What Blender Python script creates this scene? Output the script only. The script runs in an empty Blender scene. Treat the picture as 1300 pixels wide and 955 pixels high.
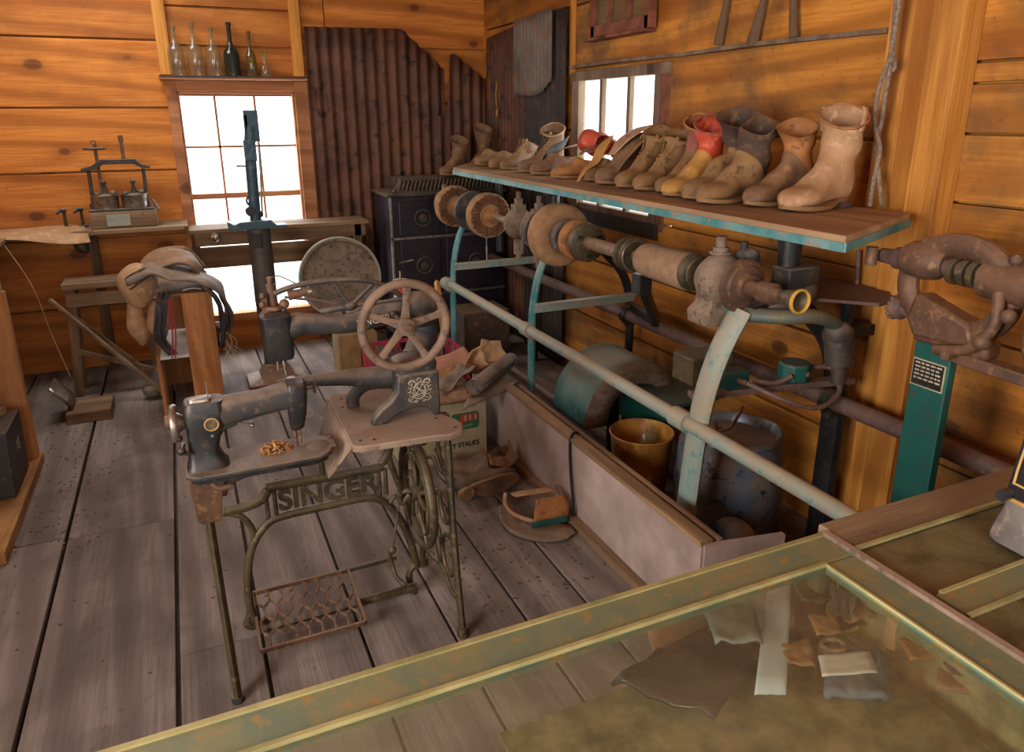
import bpy, math, random
from math import sin, cos, pi, radians, sqrt
from mathutils import Vector as V, Matrix, noise
random.seed(7)
S = bpy.context.scene
COL = S.collection
# ---------------------------------------------------------------- camera (calibrated from the room's straight edges)
F, YAW, PIT, ROL, HC = 929.095, 0.419038, 0.297522, -0.00582, 1.6
_f = V((sin(YAW)*cos(PIT), cos(YAW)*cos(PIT), -sin(PIT)))
_r0 = V((cos(YAW), -sin(YAW), 0)); _u0 = _r0.cross(_f)
_r = cos(ROL)*_r0 + sin(ROL)*_u0; _u = -sin(ROL)*_r0 + cos(ROL)*_u0
def at(x, y, X=None, Y=None, Z=None):
    """point of the plane X=, Y= or Z= seen at photo pixel x, y"""
    d = _f + (x-650)/F*_r - (y-432)/F*_u
    t = X/d.x if X is not None else (Y/d.y if Y is not None else (Z-HC)/d.z)
    return V((d.x*t, d.y*t, HC+d.z*t))
cam = bpy.data.cameras.new('camera'); co = bpy.data.objects.new('camera', cam); COL.objects.link(co)
co.matrix_world = Matrix(((_r.x,_u.x,-_f.x,0),(_r.y,_u.y,-_f.y,0),(_r.z,_u.z,-_f.z,HC),(0,0,0,1)))
cam.sensor_width = 36; cam.lens = F/1300*36; cam.shift_y = -45.5/1300; cam.clip_start = 0.02
S.camera = co
# ---------------------------------------------------------------- materials
def nt(name):
    m = bpy.data.materials.new(name); m.use_nodes = True
    n = m.node_tree; n.nodes.clear()
    o = n.nodes.new('ShaderNodeOutputMaterial'); b = n.nodes.new('ShaderNodeBsdfPrincipled')
    n.links.new(b.outputs[0], o.inputs[0])
    return m, n, b
def rgb(h):
    h = h.lstrip('#'); c = [int(h[i:i+2], 16)/255 for i in (0, 2, 4)]
    return tuple([(x/12.92 if x <= .04045 else ((x+.055)/1.055)**2.4) for x in c]+[1])
def nd(n, t, **k):
    x = n.nodes.new(t)
    for a, v in k.items():
        if a.startswith('i_'):
            key = a[2:]; key = int(key) if key.isdigit() else key.replace('_', ' ')
            x.inputs[key].default_value = v
        else: setattr(x, a, v)
    return x
def ramp(n, src, stops):
    r = n.nodes.new('ShaderNodeValToRGB'); e = r.color_ramp.elements
    while len(e) < len(stops): e.new(.5)
    for k, (p, c) in enumerate(stops): e[k].position = p; e[k].color = c if len(c) == 4 else (*c, 1)
    n.links.new(src, r.inputs[0]); return r.outputs[0]
def mixc(n, f, a, b, mode='MIX'):
    m = n.nodes.new('ShaderNodeMix'); m.data_type = 'RGBA'; m.blend_type = mode
    for i, v in ((0, f), (6, a), (7, b)):
        if isinstance(v, (float, int)): m.inputs[i].default_value = v
        elif isinstance(v, tuple): m.inputs[i].default_value = v
        else: n.links.new(v, m.inputs[i])
    return m.outputs[2]
def coords(n, scale=(1,1,1), pv=False):
    tc = nd(n, 'ShaderNodeTexCoord'); s = tc.outputs['Object']
    if pv:
        a = nd(n, 'ShaderNodeAttribute', attribute_name='pv')
        mm = nd(n, 'ShaderNodeVectorMath', operation='SCALE'); mm.inputs[0].default_value = (13.1, 7.7, 9.3)
        n.links.new(a.outputs['Fac'], mm.inputs['Scale'])
        ad = nd(n, 'ShaderNodeVectorMath', operation='ADD'); n.links.new(s, ad.inputs[0]); n.links.new(mm.outputs[0], ad.inputs[1]); s = ad.outputs[0]
    mp = nd(n, 'ShaderNodeMapping'); mp.inputs['Scale'].default_value = scale
    n.links.new(s, mp.inputs[0]); return mp.outputs[0]
def noi(n, vec, scale, detail=4, rough=.55, dist=0):
    x = nd(n, 'ShaderNodeTexNoise'); x.inputs['Scale'].default_value = scale; x.inputs['Detail'].default_value = detail
    x.inputs['Roughness'].default_value = rough; x.inputs['Distortion'].default_value = dist
    n.links.new(vec, x.inputs['Vector']); return x.outputs['Fac']
def bump(n, b, h, strength=.3, dist=.01):
    x = nd(n, 'ShaderNodeBump'); x.inputs['Strength'].default_value = strength; x.inputs['Distance'].default_value = dist
    n.links.new(h, x.inputs['Height']); n.links.new(x.outputs[0], b.inputs['Normal'])
def wood(name, c1, c2, dark, axis=0, rough=.75, grime=None, knots=.11, gs=0.5, grimef=.8, kn=2.6):
    """boards running along axis; per-board offset from the pv attribute"""
    m, n, b = nt(name); c1, c2, dark = rgb(c1), rgb(c2), rgb(dark)
    sc = [7, 7, 7]; sc[axis] = .7
    v = coords(n, sc, True)
    base = ramp(n, noi(n, v, 1.1, 5, .6, .9), [(.32, c2), (.5, c1), (.68, tuple(x*1.12 for x in c1[:3])+(1,))])
    ring = nd(n, 'ShaderNodeTexWave', wave_type='BANDS', bands_direction='DIAGONAL'); ring.inputs['Scale'].default_value = .55
    ring.inputs['Distortion'].default_value = 9; ring.inputs['Detail'].default_value = 3; ring.inputs['Detail Scale'].default_value = .6
    n.links.new(v, ring.inputs['Vector'])
    base = mixc(n, ramp(n, ring.outputs['Fac'], [(.4, (0,0,0)), (.95, (.6,.6,.6))]), base, mixc(n, .45, c2, dark))
    sf = [60, 60, 60]; sf[axis] = 2.5
    fine = noi(n, coords(n, sf, True), 1.3, 3, .6)
    base = mixc(n, ramp(n, fine, [(.32, (.6,.6,.6)), (.6, (0,0,0))]), base, c2)
    ks = [1, 1, 1]; ks[axis] = .62
    vo = nd(n, 'ShaderNodeTexVoronoi'); vo.inputs['Scale'].default_value = kn; n.links.new(coords(n, ks, True), vo.inputs['Vector'])
    base = mixc(n, ramp(n, vo.outputs['Distance'], [(0, (.9,.9,.9)), (knots*.8, (.75,.75,.75)), (knots, (.25,.25,.25)), (knots*2, (0,0,0))]), base, dark)
    a = nd(n, 'ShaderNodeAttribute', attribute_name='pv')
    mr = nd(n, 'ShaderNodeMath', operation='MULTIPLY_ADD'); mr.inputs[1].default_value = .34; mr.inputs[2].default_value = .82
    n.links.new(a.outputs['Fac'], mr.inputs[0])
    hs = nd(n, 'ShaderNodeHueSaturation'); n.links.new(base, hs.inputs['Color']); n.links.new(mr.outputs[0], hs.inputs['Value']); base = hs.outputs[0]
    if grime:
        g = ramp(n, noi(n, coords(n, (1,1,1)), gs*2.2, 5, .65, .5), [(.46, (0,0,0)), (.66, (grimef,)*3)])
        base = mixc(n, g, base, rgb(grime))
        g2 = ramp(n, noi(n, coords(n, (1,1,1)), 34, 3, .5), [(.66, (0,0,0)), (.72, (.7,.7,.7))])
        base = mixc(n, g2, base, mixc(n, .5, base, dark))
    n.links.new(base, b.inputs['Base Color']); b.inputs['Roughness'].default_value = rough
    b.inputs['Specular IOR Level'].default_value = .25
    bump(n, b, fine, .5, .005)
    return m
def metal(name, c1, c2, c3=None, metallic=.5, rough=.6, scale=9, dust=None, dustf=.6, bumpf=.25, lo=.4, hi=.62):
    """worn metal: c1 with patches of c2 (and specks of c3); settled dust on faces that look up"""
    m, n, b = nt(name); v = coords(n)
    f = noi(n, v, scale, 6, .65, .3)
    base = mixc(n, ramp(n, f, [(lo, (0,0,0)), (hi, (1,1,1))]), rgb(c1), rgb(c2))
    if c3:
        base = mixc(n, ramp(n, noi(n, v, scale*3.1, 5, .6), [(.56, (0,0,0)), (.66, (1,1,1))]), base, rgb(c3))
    if dust:
        g = nd(n, 'ShaderNodeNewGeometry'); sp = nd(n, 'ShaderNodeSeparateXYZ'); n.links.new(g.outputs['Normal'], sp.inputs[0])
        ml = nd(n, 'ShaderNodeMath', operation='MULTIPLY'); n.links.new(sp.outputs[2], ml.inputs[0])
        n.links.new(ramp(n, noi(n, v, scale*2, 4, .6), [(.3, (.45,.45,.45)), (.6, (1,1,1))]), ml.inputs[1])
        d = ramp(n, ml.outputs[0], [(.15, (0,0,0)), (.8, (dustf,)*3)])
        base = mixc(n, d, base, rgb(dust))
    n.links.new(base, b.inputs['Base Color']); b.inputs['Metallic'].default_value = metallic; b.inputs['Roughness'].default_value = rough
    bump(n, b, noi(n, v, scale*5, 4, .6), bumpf, .004)
    return m
def plain(name, c1, c2=None, rough=.7, metallic=0, scale=12, bumpf=.15, spec=.3):
    m, n, b = nt(name); v = coords(n); c2 = c2 or c1
    f = noi(n, v, scale, 5, .6)
    n.links.new(mixc(n, ramp(n, f, [(.35, (0,0,0)), (.65, (1,1,1))]), rgb(c1), rgb(c2)), b.inputs['Base Color'])
    b.inputs['Roughness'].default_value = rough; b.inputs['Metallic'].default_value = metallic; b.inputs['Specular IOR Level'].default_value = spec
    bump(n, b, noi(n, v, scale*4, 4, .6), bumpf, .003)
    return m
def glass(name, tint=(1,1,1,1), gloss=.08, dirt=.06, dirtc='#b8b090', rough=.03):
    m = bpy.data.materials.new(name); m.use_nodes = True; n = m.node_tree; n.nodes.clear()
    o = nd(n, 'ShaderNodeOutputMaterial'); t = nd(n, 'ShaderNodeBsdfTransparent'); t.inputs[0].default_value = tint
    g = nd(n, 'ShaderNodeBsdfGlossy'); g.inputs['Roughness'].default_value = rough
    d = nd(n, 'ShaderNodeBsdfDiffuse'); d.inputs[0].default_value = rgb(dirtc)
    fr = nd(n, 'ShaderNodeLayerWeight'); fr.inputs[0].default_value = .5
    pw = nd(n, 'ShaderNodeMath', operation='POWER'); pw.inputs[1].default_value = 4; n.links.new(fr.outputs['Facing'], pw.inputs[0])
    ad = nd(n, 'ShaderNodeMath', operation='MULTIPLY_ADD'); ad.inputs[1].default_value = .8; ad.inputs[2].default_value = gloss*.5; n.links.new(pw.outputs[0], ad.inputs[0])
    x = nd(n, 'ShaderNodeMixShader'); n.links.new(ad.outputs[0], x.inputs[0]); n.links.new(t.outputs[0], x.inputs[1]); n.links.new(g.outputs[0], x.inputs[2])
    y = nd(n, 'ShaderNodeMixShader')
    f = ramp(n, noi(n, coords(n), 9, 6, .65, .6), [(.3, (dirt*.4,)*3), (.7, (dirt*1.6,)*3)])
    n.links.new(f, y.inputs[0]); n.links.new(x.outputs[0], y.inputs[1]); n.links.new(d.outputs[0], y.inputs[2]); n.links.new(y.outputs[0], o.inputs[0])
    return m
M = {}
M['wall_b'] = wood('pine_wall_boards_back', '#c67c36', '#a0581c', '#4e240e', 0, .65, '#6b4020', .13, .5, .45, 3.6)
M['wall_r'] = wood('pine_wall_boards_side', '#c98636', '#a05e20', '#44220e', 1, .7, '#604a30', .125, .8, .85, 3.8)
M['wall_v'] = wood('pine_posts', '#c98a3e', '#a26426', '#54290e', 2, .65, None, .12, kn=3.4)
M['wall_o'] = wood('pine_wall_boards_unseen', '#c48a48', '#9c6229', '#5a2c12', 1, .8)
M['floor'] = wood('worn_floor_boards', '#897b73', '#6c605a', '#3a302b', 1, .85, '#4a3f39', .045, .8, .6, 1.9)
M['old_x'] = wood('old_grey_brown_wood_x', '#8d7358', '#6d543c', '#3c2a1c', 0, .8, '#5a4a3c', .05)
M['old_y'] = wood('old_grey_brown_wood_y', '#9a7c5c', '#75593e', '#3c2a1c', 1, .8, '#6a5a48', .05)
M['old_z'] = wood('old_grey_brown_wood_z', '#7f644a', '#5e4530', '#33231a', 2, .8, '#4c3c30', .05)
M['shelfw'] = wood('dusty_shelf_board', '#a48768', '#8c6f52', '#5c4430', 1, .85, '#7c6248', .03)
M['new_z'] = wood('pine_plank_vertical', '#c08552', '#9a6236', '#5c3018', 2, .75, '#6a4a30', .06)
M['new_y'] = wood('pine_plank_lengthwise', '#b98a50', '#94683a', '#5c3018', 1, .75, '#6a4a30', .06)
M['red_x'] = wood('weathered_red_frame_wood', '#bd8259', '#a06a45', '#54301f', 0, .75)
M['rail_w'] = wood('grey_brown_counter_wood', '#7f6b52', '#685642', '#43331f', 0, .7, '#5e4a38', .05)
M['red_s'] = wood('red_sash_wood', '#84503a', '#6a3c2c', '#3c2018', 0, .7)
M['grey_z'] = wood('grey_window_wood', '#8a7460', '#6c5644', '#3c2a20', 2, .8, '#4c4038')
M['glass'] = glass('old_window_glass', gloss=.05, dirt=.03)
M['rust'] = metal('rusty_corrugated_iron', '#6e4631', '#4c3023', '#2c201a', .2, .7, 3.5, bumpf=.3)
M['rust_grey'] = metal('grey_corrugated_iron', '#7c7064', '#5c5048', '#84583a', .3, .7, 4, bumpf=.3)
M['rust_dark'] = metal('blackened_corrugated_iron', '#403834', '#2c2624', '#5c3c2c', .3, .7, 4, bumpf=.3)
M['teal'] = metal('chipped_teal_paint', '#35787b', '#6a908c', '#857a6a', .1, .6, 7, '#a89478', .75, .3, .42, .6)
M['teal_d'] = metal('dark_green_paint', '#0c4a45', '#12544c', '#31463f', .1, .5, 8, '#7a6c58', .4, .2)
M['teal_p'] = metal('dusty_pale_teal_paint', '#85978f', '#9c8f7a', '#5c8a89', .1, .65, 8, '#a8967c', .8, .3)
M['iron'] = metal('black_japanned_iron', '#1e1f24', '#2c2927', '#423629', .3, .45, 12, '#7a6650', .4, .25)
M['iron_dust'] = metal('dust_coated_black_iron', '#2b2c2f', '#42382f', '#5a4a3a', .2, .65, 10, '#8a7868', .8, .25)
M['dust'] = metal('dust_coated_casting', '#86715f', '#6c594a', '#4c4038', .1, .85, 12, '#9c8472', .7, .3)
M['wheel_b'] = metal('brown_dusty_wheel_iron', '#7c6350', '#5e4a3c', '#463a32', .1, .8, 12, '#8c745e', .6, .3)
M['dust_steel'] = metal('dusty_steel_shaft', '#94765a', '#7a6452', '#5a4c42', .3, .65, 12, '#a88a6a', .7, .2)
M['bronze'] = metal('worn_gold_black_iron', '#56492f', '#3c3427', '#6c5b40', .35, .55, 14, '#80705a', .5, .25)
M['brown_iron'] = metal('brown_rusted_casting', '#6a4a36', '#4e382c', '#84603f', .25, .6, 12, '#94765a', .5, .25)
M['steel'] = metal('worn_steel', '#a09488', '#7c7064', '#5a4c40', .8, .4, 18, bumpf=.1)
M['stove'] = metal('dark_stove_enamel', '#262029', '#2e2832', '#3c302c', .2, .35, 5, '#3f362f', .4, .1)
M['stove_t'] = metal('dusty_stove_top_iron', '#3c332c', '#56483a', '#2a2624', .2, .7, 10, '#7a6650', .7, .25)
M['pipe'] = metal('brown_iron_pipe', '#6a5148', '#584440', '#7c6254', .2, .65, 12, '#7a6455', .5, .2)
M['bristle'] = plain('brown_brush_bristles', '#7a5034', '#4e3424', .95, 0, 60, .8)
M['felt'] = plain('tan_felt_wheel', '#a5805c', '#8c684a', .95, 0, 22, .4)
M['abrasive'] = plain('tan_wrapped_roller', '#98795c', '#856850', .9, 0, 30, .4)
M['postgrey'] = metal('brown_grey_machine_paint', '#4a4541', '#5a514a', '#34424a', .3, .55, 9, '#6c6258', .4)
M['bronze_t'] = metal('grey_green_worn_arm', '#4c5c56', '#6a6450', '#7c6a54', .2, .6, 8, '#86745c', .5)
M['postblue'] = metal('blue_grey_haze_tint', '#2c4450', '#38525c', '#54626a', .3, .5, 9, '#6c6c68', .4)  # blue-grey tint puts the window haze into the colour
M['cream'] = plain('cream_paint_decal', '#b8ad90', '#8e846c', .7)
M['gold'] = plain('gold_paint_line', '#b08a50', '#8c6c3c', .6)
M['white'] = plain('white_card', '#d8d8d4', '#c4c4be', .6)
M['red'] = plain('red_thread', '#c8202c', '#a81824', .6, 0, 60, .4)
M['redp'] = plain('red_plastic', '#a83444', '#8c2c3c', .5)
M['card'] = plain('cardboard', '#96784e', '#806440', .9)
M['boxcard'] = plain('dirty_cream_cardboard', '#a39578', '#8e8064', .9, 0, 6)
M['green_ink'] = plain('green_ink', '#2c6040', '#28543a', .8)
M['red_ink'] = plain('red_ink', '#a83c2c', '#8c3024', .8)
M['black_ink'] = plain('black_ink', '#20241f', '#2c2c28', .8)
M['grime_wood'] = plain('dirt_stained_panel', '#b39d94', '#8a766d', .8, 0, 3.5, .25)
M['yellow_rim'] = plain('yellow_worn_rim', '#c89c3c', '#a87c34', .6)
M['yellow'] = metal('rusty_yellow_bucket', '#a8742a', '#7a4c20', '#b88c30', .1, .6, 6, bumpf=.2)
M['tub'] = metal('blue_black_enamel_tub', '#48586c', '#6c645e', '#20222a', .1, .35, 7, '#6a5a4c', .7, .25)
M['tub_in'] = metal('dusty_tub_inside', '#5a4436', '#443429', '#7a6450', .1, .9, 6, '#7a5e48', .8, .3)
M['drum'] = metal('blower_housing_green_paint', '#2c7074', '#5c8c8a', '#8c8270', .1, .6, 4, '#94846a', .85, .25)
M['leadglass'] = glass('clear_dusty_bottle', (.85,.88,.82,1), .12, .17, '#a89478', .08)
M['greenglass'] = glass('dark_green_bottle', (.08,.26,.24,1), .12, .2, '#5a5c50', .1)
M['oliveglass'] = glass('olive_bottle', (.55,.55,.25,1), .12, .2, '#94805c', .1)
M['caseglass'] = glass('dusty_case_glass', (.95,.97,.92,1), .07, .07, '#b8b094', .05)
M['caseglass2'] = glass('grimy_olive_case_glass', (.5,.5,.36,1), .06, .6, '#7a6f50', .25)
M['caseframe'] = metal('greenish_brass_case_frame', '#7e7c5a', '#5f7462', '#957846', .2, .45, 13, '#86805c', .25, .1)
M['rope'] = plain('grey_cotton_rope', '#9c8672', '#6c5a4c', .95, 0, 90, .6)
def leather(name, c1, c2, c3=None, rough=.75, dust='#9a7850', df=.35):
    return metal(name, c1, c2, c3, 0, rough, 9, dust, df, .35, .38, .66)
M['l_tan'] = leather('pale_tan_leather', '#b58e6a', '#96704c', '#c4a084')
M['l_tan_o'] = leather('orange_tan_leather', '#a8703c', '#8a5a30', '#70482c')
M['l_brown'] = leather('brown_leather', '#7a5a40', '#5c4030', '#94704c')
M['l_dust'] = leather('dusty_brown_leather', '#8c6a42', '#6e5030', '#503a26')
M['l_dark'] = leather('dark_leather', '#4a3428', '#33251e', '#684c34')
M['l_red'] = leather('red_leather', '#c4482c', '#9c3424', '#d86c44', .55, '#b07050', .2)
M['l_redb'] = leather('red_brown_leather', '#96503e', '#6c3830', '#a86850', .6)
M['l_black'] = leather('black_leather', '#242225', '#343032', '#4c4440')
M['l_grey'] = leather('grey_brown_leather', '#6c625c', '#504844', '#847468')
M['l_yel'] = leather('yellow_tan_leather', '#b8863c', '#a07434', '#c89c54')
M['l_pink'] = leather('pink_tan_leather', '#a8705c', '#8c5c4a', '#b88870')
M['blk'] = plain('black_rubber', '#161616', '#242220', .6)
M['eyelet'] = plain('brass_eyelet', '#d0b070', '#a88850', .4, .8)
M['framebead'] = plain('worn_brass_bead', '#b4aa78', '#8e8a5c', .4, .3)
M['olive_shelf'] = plain('olive_dusty_cloth', '#94865f', '#5c563c', .9, 0, 22)
M['c_dark'] = plain('dark_shiny_leather', '#2a2522', '#3a322c', .3, 0, 14, .5, .6)
M['c_tan'] = plain('flat_tan_leather', '#a07c58', '#7c5c40', .7, 0, 16, .4)
M['c_brown'] = plain('flat_brown_leather', '#604432', '#483226', .7, 0, 18, .4)
M['c_grey'] = plain('grey_green_plastic', '#8c948c', '#6c746c', .4, 0, 10, .4)
M['c_blue'] = plain('grey_blue_fabric', '#6c7880', '#545e66', .9, 0, 20, .4)
M['paper'] = plain('bluish_reflection', '#c8d4dc', '#b4c4cc', .6)  # pale tone of a glass reflection, put into the strip's colour
# ---------------------------------------------------------------- meshes
ORG = {}
class MB:
    def __init__(s): s.v = []; s.f = []; s.pv = []; s.cur = .5
    def add(s, vs, fs):
        b = len(s.v); s.v += [V(v) for v in vs]; s.pv += [s.cur]*len(vs); s.f += [tuple(b+i for i in f) for f in fs]; return s
    def box(s, a, b, pv=None):
        if pv is not None: s.cur = pv
        x0,y0,z0 = [min(a[i],b[i]) for i in range(3)]; x1,y1,z1 = [max(a[i],b[i]) for i in range(3)]
        return s.add([(x0,y0,z0),(x1,y0,z0),(x1,y1,z0),(x0,y1,z0),(x0,y0,z1),(x1,y0,z1),(x1,y1,z1),(x0,y1,z1)],
            [(0,3,2,1),(4,5,6,7),(0,1,5,4),(1,2,6,5),(2,3,7,6),(3,0,4,7)])
    def bar(s, p, q, w, h, up=(0,0,1), pv=None):
        """square bar from p to q; w across, h along up"""
        if pv is not None: s.cur = pv
        p, q = V(p), V(q); d = (q-p).normalized(); u = V(up); sd = d.cross(u)
        if sd.length < 1e-4: sd = d.cross(V((0,1,0)))
        sd.normalize(); u = sd.cross(d).normalized()
        c = [p+sd*a*w/2+u*b*h/2 for a,b in ((-1,-1),(1,-1),(1,1),(-1,1))]+[q+sd*a*w/2+u*b*h/2 for a,b in ((-1,-1),(1,-1),(1,1),(-1,1))]
        return s.add(c, [(3,2,1,0),(4,5,6,7),(0,1,5,4),(1,2,6,5),(2,3,7,6),(3,0,4,7)])
    def loft(s, rings, caps=(True, True), closed=False):
        n = len(rings[0]); vs = [p for r in rings for p in r]; fs = []
        for i in range(len(rings)-(0 if closed else 1)):
            j = (i+1) % len(rings)
            for k in range(n):
                l = (k+1) % n; fs.append((i*n+k, i*n+l, j*n+l, j*n+k))
        if not closed and caps[0]: fs.append(tuple(reversed(range(n))))
        if not closed and caps[1]: fs.append(tuple((len(rings)-1)*n+k for k in range(n)))
        return s.add(vs, fs)
    def tube(s, pts, r, n=10, closed=False, flat=None, up=(0,0,1)):
        """round tube along pts; flat=(a,b) gives an oval/flat section: a along up side, b across"""
        pts = [V(p) for p in pts]; m = len(pts); rings = []; prev = None
        for i in range(m):
            if closed: d = pts[(i+1) % m]-pts[i-1]
            else: d = pts[min(i+1, m-1)]-pts[max(i-1, 0)]
            d.normalize()
            if flat:
                a = V(up)-d*V(up).dot(d)
                a = a.normalized() if a.length > 1e-4 else (prev or d.orthogonal().normalized())
            else:
                a = (prev-d*prev.dot(d)) if prev else d.orthogonal()
                a.normalize()
            prev = a; b = d.cross(a); rr = r[i] if isinstance(r, (list, tuple)) else r
            ra, rb = (flat[0], flat[1]) if flat else (rr, rr)
            rings.append([pts[i]+a*ra*cos(2*pi*k/n)+b*rb*sin(2*pi*k/n) for k in range(n)])
        return s.loft(rings, closed=closed)
    def cyl(s, p, q, r, r2=None, n=20): return s.tube2([p, q], [r, r if r2 is None else r2], n)
    def tube2(s, pts, rs, n=20):
        p, q = V(pts[0]), V(pts[-1]); d = (q-p).normalized(); a = d.orthogonal().normalized(); b = d.cross(a)
        return s.loft([[V(c)+a*r*cos(2*pi*k/n)+b*r*sin(2*pi*k/n) for k in range(n)] for c, r in zip(pts, rs)])
    def lathe(s, prof, o, axis=(0,0,1), n=28, caps=(True, True)):
        """prof: list of (along, radius)"""
        o = V(o); d = V(axis).normalized(); a = d.orthogonal().normalized(); b = d.cross(a)
        return s.loft([[o+d*t+a*max(r,1e-4)*cos(2*pi*k/n)+b*max(r,1e-4)*sin(2*pi*k/n) for k in range(n)] for t, r in prof], caps)
    def torus(s, c, axis, R, r, r2=None, n=32, m=10, a0=0, a1=2*pi):
        c = V(c); d = V(axis).normalized(); a = d.orthogonal().normalized(); b = d.cross(a); full = abs(a1-a0-2*pi) < 1e-3
        k = n if full else n+1; r2 = r2 or r
        rings = []
        for i in range(k):
            t = a0+(a1-a0)*i/n; o = a*cos(t)+b*sin(t)
            rings.append([c+o*R+o*r*cos(2*pi*j/m)+d*r2*sin(2*pi*j/m) for j in range(m)])
        return s.loft(rings, closed=full)
    def prism(s, pts, o, ux, uy, depth):
        """2D outline in the plane (o, ux, uy), extruded both ways by depth/2"""
        o, ux, uy = V(o), V(ux), V(uy); w = ux.cross(uy).normalized()*depth/2; n = len(pts)
        a = [o+ux*x+uy*y-w for x, y in pts]; b = [o+ux*x+uy*y+w for x, y in pts]
        return s.add(a+b, [tuple(reversed(range(n))), tuple(range(n, 2*n))]+[(i, (i+1) % n, n+(i+1) % n, n+i) for i in range(n)])
    def sphere(s, c, r, sq=(1,1,1), n=16, m=10):
        c = V(c); rings = []
        for i in range(m+1):
            t = -pi/2+pi*i/m; rr = max(cos(t), .002)
            rings.append([c+V((r*sq[0]*rr*cos(2*pi*k/n), r*sq[1]*rr*sin(2*pi*k/n), r*sq[2]*sin(t))) for k in range(n)])
        return s.loft(rings)
    def grid(s, fn, nu, nv):
        vs = [fn(i/nu, j/nv) for i in range(nu+1) for j in range(nv+1)]
        return s.add(vs, [(i*(nv+1)+j, (i+1)*(nv+1)+j, (i+1)*(nv+1)+j+1, i*(nv+1)+j+1) for i in range(nu) for j in range(nv)])
    def jitter(s, amp, sc=8, seed=0):
        for i, v in enumerate(s.v):
            s.v[i] = v+noise.noise_vector(v*sc+V((seed*3.7, seed, 0)))*amp
        return s
    def build(s, name, mat, parent=None, origin=None, smooth=38, bevel=0, solid=0, sub=0):
        if parent is not None: o = ORG[parent.name]
        elif origin is not None: o = V(origin)
        else:
            xs = [v.x for v in s.v]; ys = [v.y for v in s.v]; o = V(((min(xs)+max(xs))/2, (min(ys)+max(ys))/2, min(v.z for v in s.v)))
        me = bpy.data.meshes.new(name); me.from_pydata([tuple(v-o) for v in s.v], [], s.f); me.validate()
        bm_fix(me)
        at_ = me.attributes.new('pv', 'FLOAT', 'POINT')
        if len(me.vertices) == len(s.pv): at_.data.foreach_set('value', s.pv)
        me.materials.append(M[mat] if isinstance(mat, str) else mat)
        if smooth:
            me.polygons.foreach_set('use_smooth', [True]*len(me.polygons))
            me.set_sharp_from_angle(angle=radians(smooth))
        ob = bpy.data.objects.new(name, me); COL.objects.link(ob)
        if parent is not None: ob.parent = parent; ORG[ob.name] = ORG[parent.name]
        else: ob.location = o; ORG[ob.name] = o
        if solid:
            md = ob.modifiers.new('thickness', 'SOLIDIFY'); md.thickness = solid; md.offset = 0
        if bevel:
            md = ob.modifiers.new('bevel', 'BEVEL'); md.width = bevel; md.segments = 2; md.limit_method = 'ANGLE'; md.angle_limit = radians(40)
        if sub:
            md = ob.modifiers.new('sub', 'SUBSURF'); md.levels = sub; md.render_levels = sub
        return ob
def bm_fix(me):
    import bmesh
    b = bmesh.new(); b.from_mesh(me); bmesh.ops.recalc_face_normals(b, faces=b.faces); b.to_mesh(me); b.free()
def tag(o, label, cat, group=None):
    o['label'] = label; o['category'] = cat
    if group: o['group'] = group
    return o
def thing(name, label, cat, loc=(0,0,0), group=None):
    o = bpy.data.objects.new(name, None); COL.objects.link(o); o.location = loc; o.empty_display_size = .05
    ORG[o.name] = V(loc); return tag(o, label, cat, group)
def struct(o): o['kind'] = 'structure'; return o
def spline(pts, k=6, closed=False):
    P = [V(p) for p in pts]; n = len(P); out = []
    for i in range(n if closed else n-1):
        g = (lambda j: P[j % n]) if closed else (lambda j: P[max(0, min(n-1, j))])
        a, b, c, d = g(i-1), g(i), g(i+1), g(i+2)
        for t in range(k):
            t = t/k
            out.append(.5*((2*b)+(c-a)*t+(2*a-5*b+4*c-d)*t*t+(3*b-a-3*c+d)*t**3))
    if not closed: out.append(P[-1])
    return out
def text(name, body, size, mat, loc, ux, uy, parent, extr=.0005, align='CENTER', weight=0.0):
    c = bpy.data.curves.new(name, 'FONT'); c.body = body; c.size = size; c.extrude = extr; c.align_x = align; c.align_y = 'CENTER'; c.offset = weight
    tmp = bpy.data.objects.new(name+'_tmp', c); COL.objects.link(tmp)
    dg = bpy.context.evaluated_depsgraph_get(); me = bpy.data.meshes.new_from_object(tmp.evaluated_get(dg))
    bpy.data.objects.remove(tmp); bpy.data.curves.remove(c)
    ux, uy = V(ux), V(uy); w = ux.cross(uy).normalized(); o = V(loc)-(ORG[parent.name] if parent else V((0,0,0)))
    for v in me.vertices: v.co = o+ux*v.co.x+uy*v.co.y+w*v.co.z
    me.materials.clear(); me.materials.append(M[mat]); me.name = name
    ob = bpy.data.objects.new(name, me); COL.objects.link(ob)
    if parent: ob.parent = parent
    return ob
def rn(a, b): return random.uniform(a, b)
# ================================================================ room
BY, RX, LX, FY, CZ = 5.41, 2.2, -1.75, -2.3, 2.75
# floor: planks along Y with open joints
g = MB(); xs = [-1.8, -1.42, -1.0, -.585, -.185, .065, .36, .63, .875, 1.1, 1.33, 1.6, 1.9, 2.25]
for i in range(len(xs)-1):
    cuts = {0: [1.2], 1: [2.1], 2: [3.07], 3: [3.05], 4: [2.15, 4.4], 5: [1.1, 4.2], 6: [3.9], 7: [1.0], 8: [4.0], 9: [1.7], 10: [2.9], 11: [2.2], 12: [3.6]}[i]
    ys = [FY-.1]+cuts+[BY+.05]
    for j in range(len(ys)-1):
        w = .007 if i in (3, 4, 2) else .005
        g.box((xs[i]+w, ys[j]+.003, -.03), (xs[i+1]-w, ys[j+1]-.003, 0), rn(.1, .9))
g.box((-1.8, FY-.1, -.08), (2.25, BY+.05, -.05), .2)
struct(g.build('floor', 'floor', origin=(0,0,0), bevel=.003, smooth=0))
g = MB()                                                      # boards stop around an opening added for the roof fill light
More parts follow.
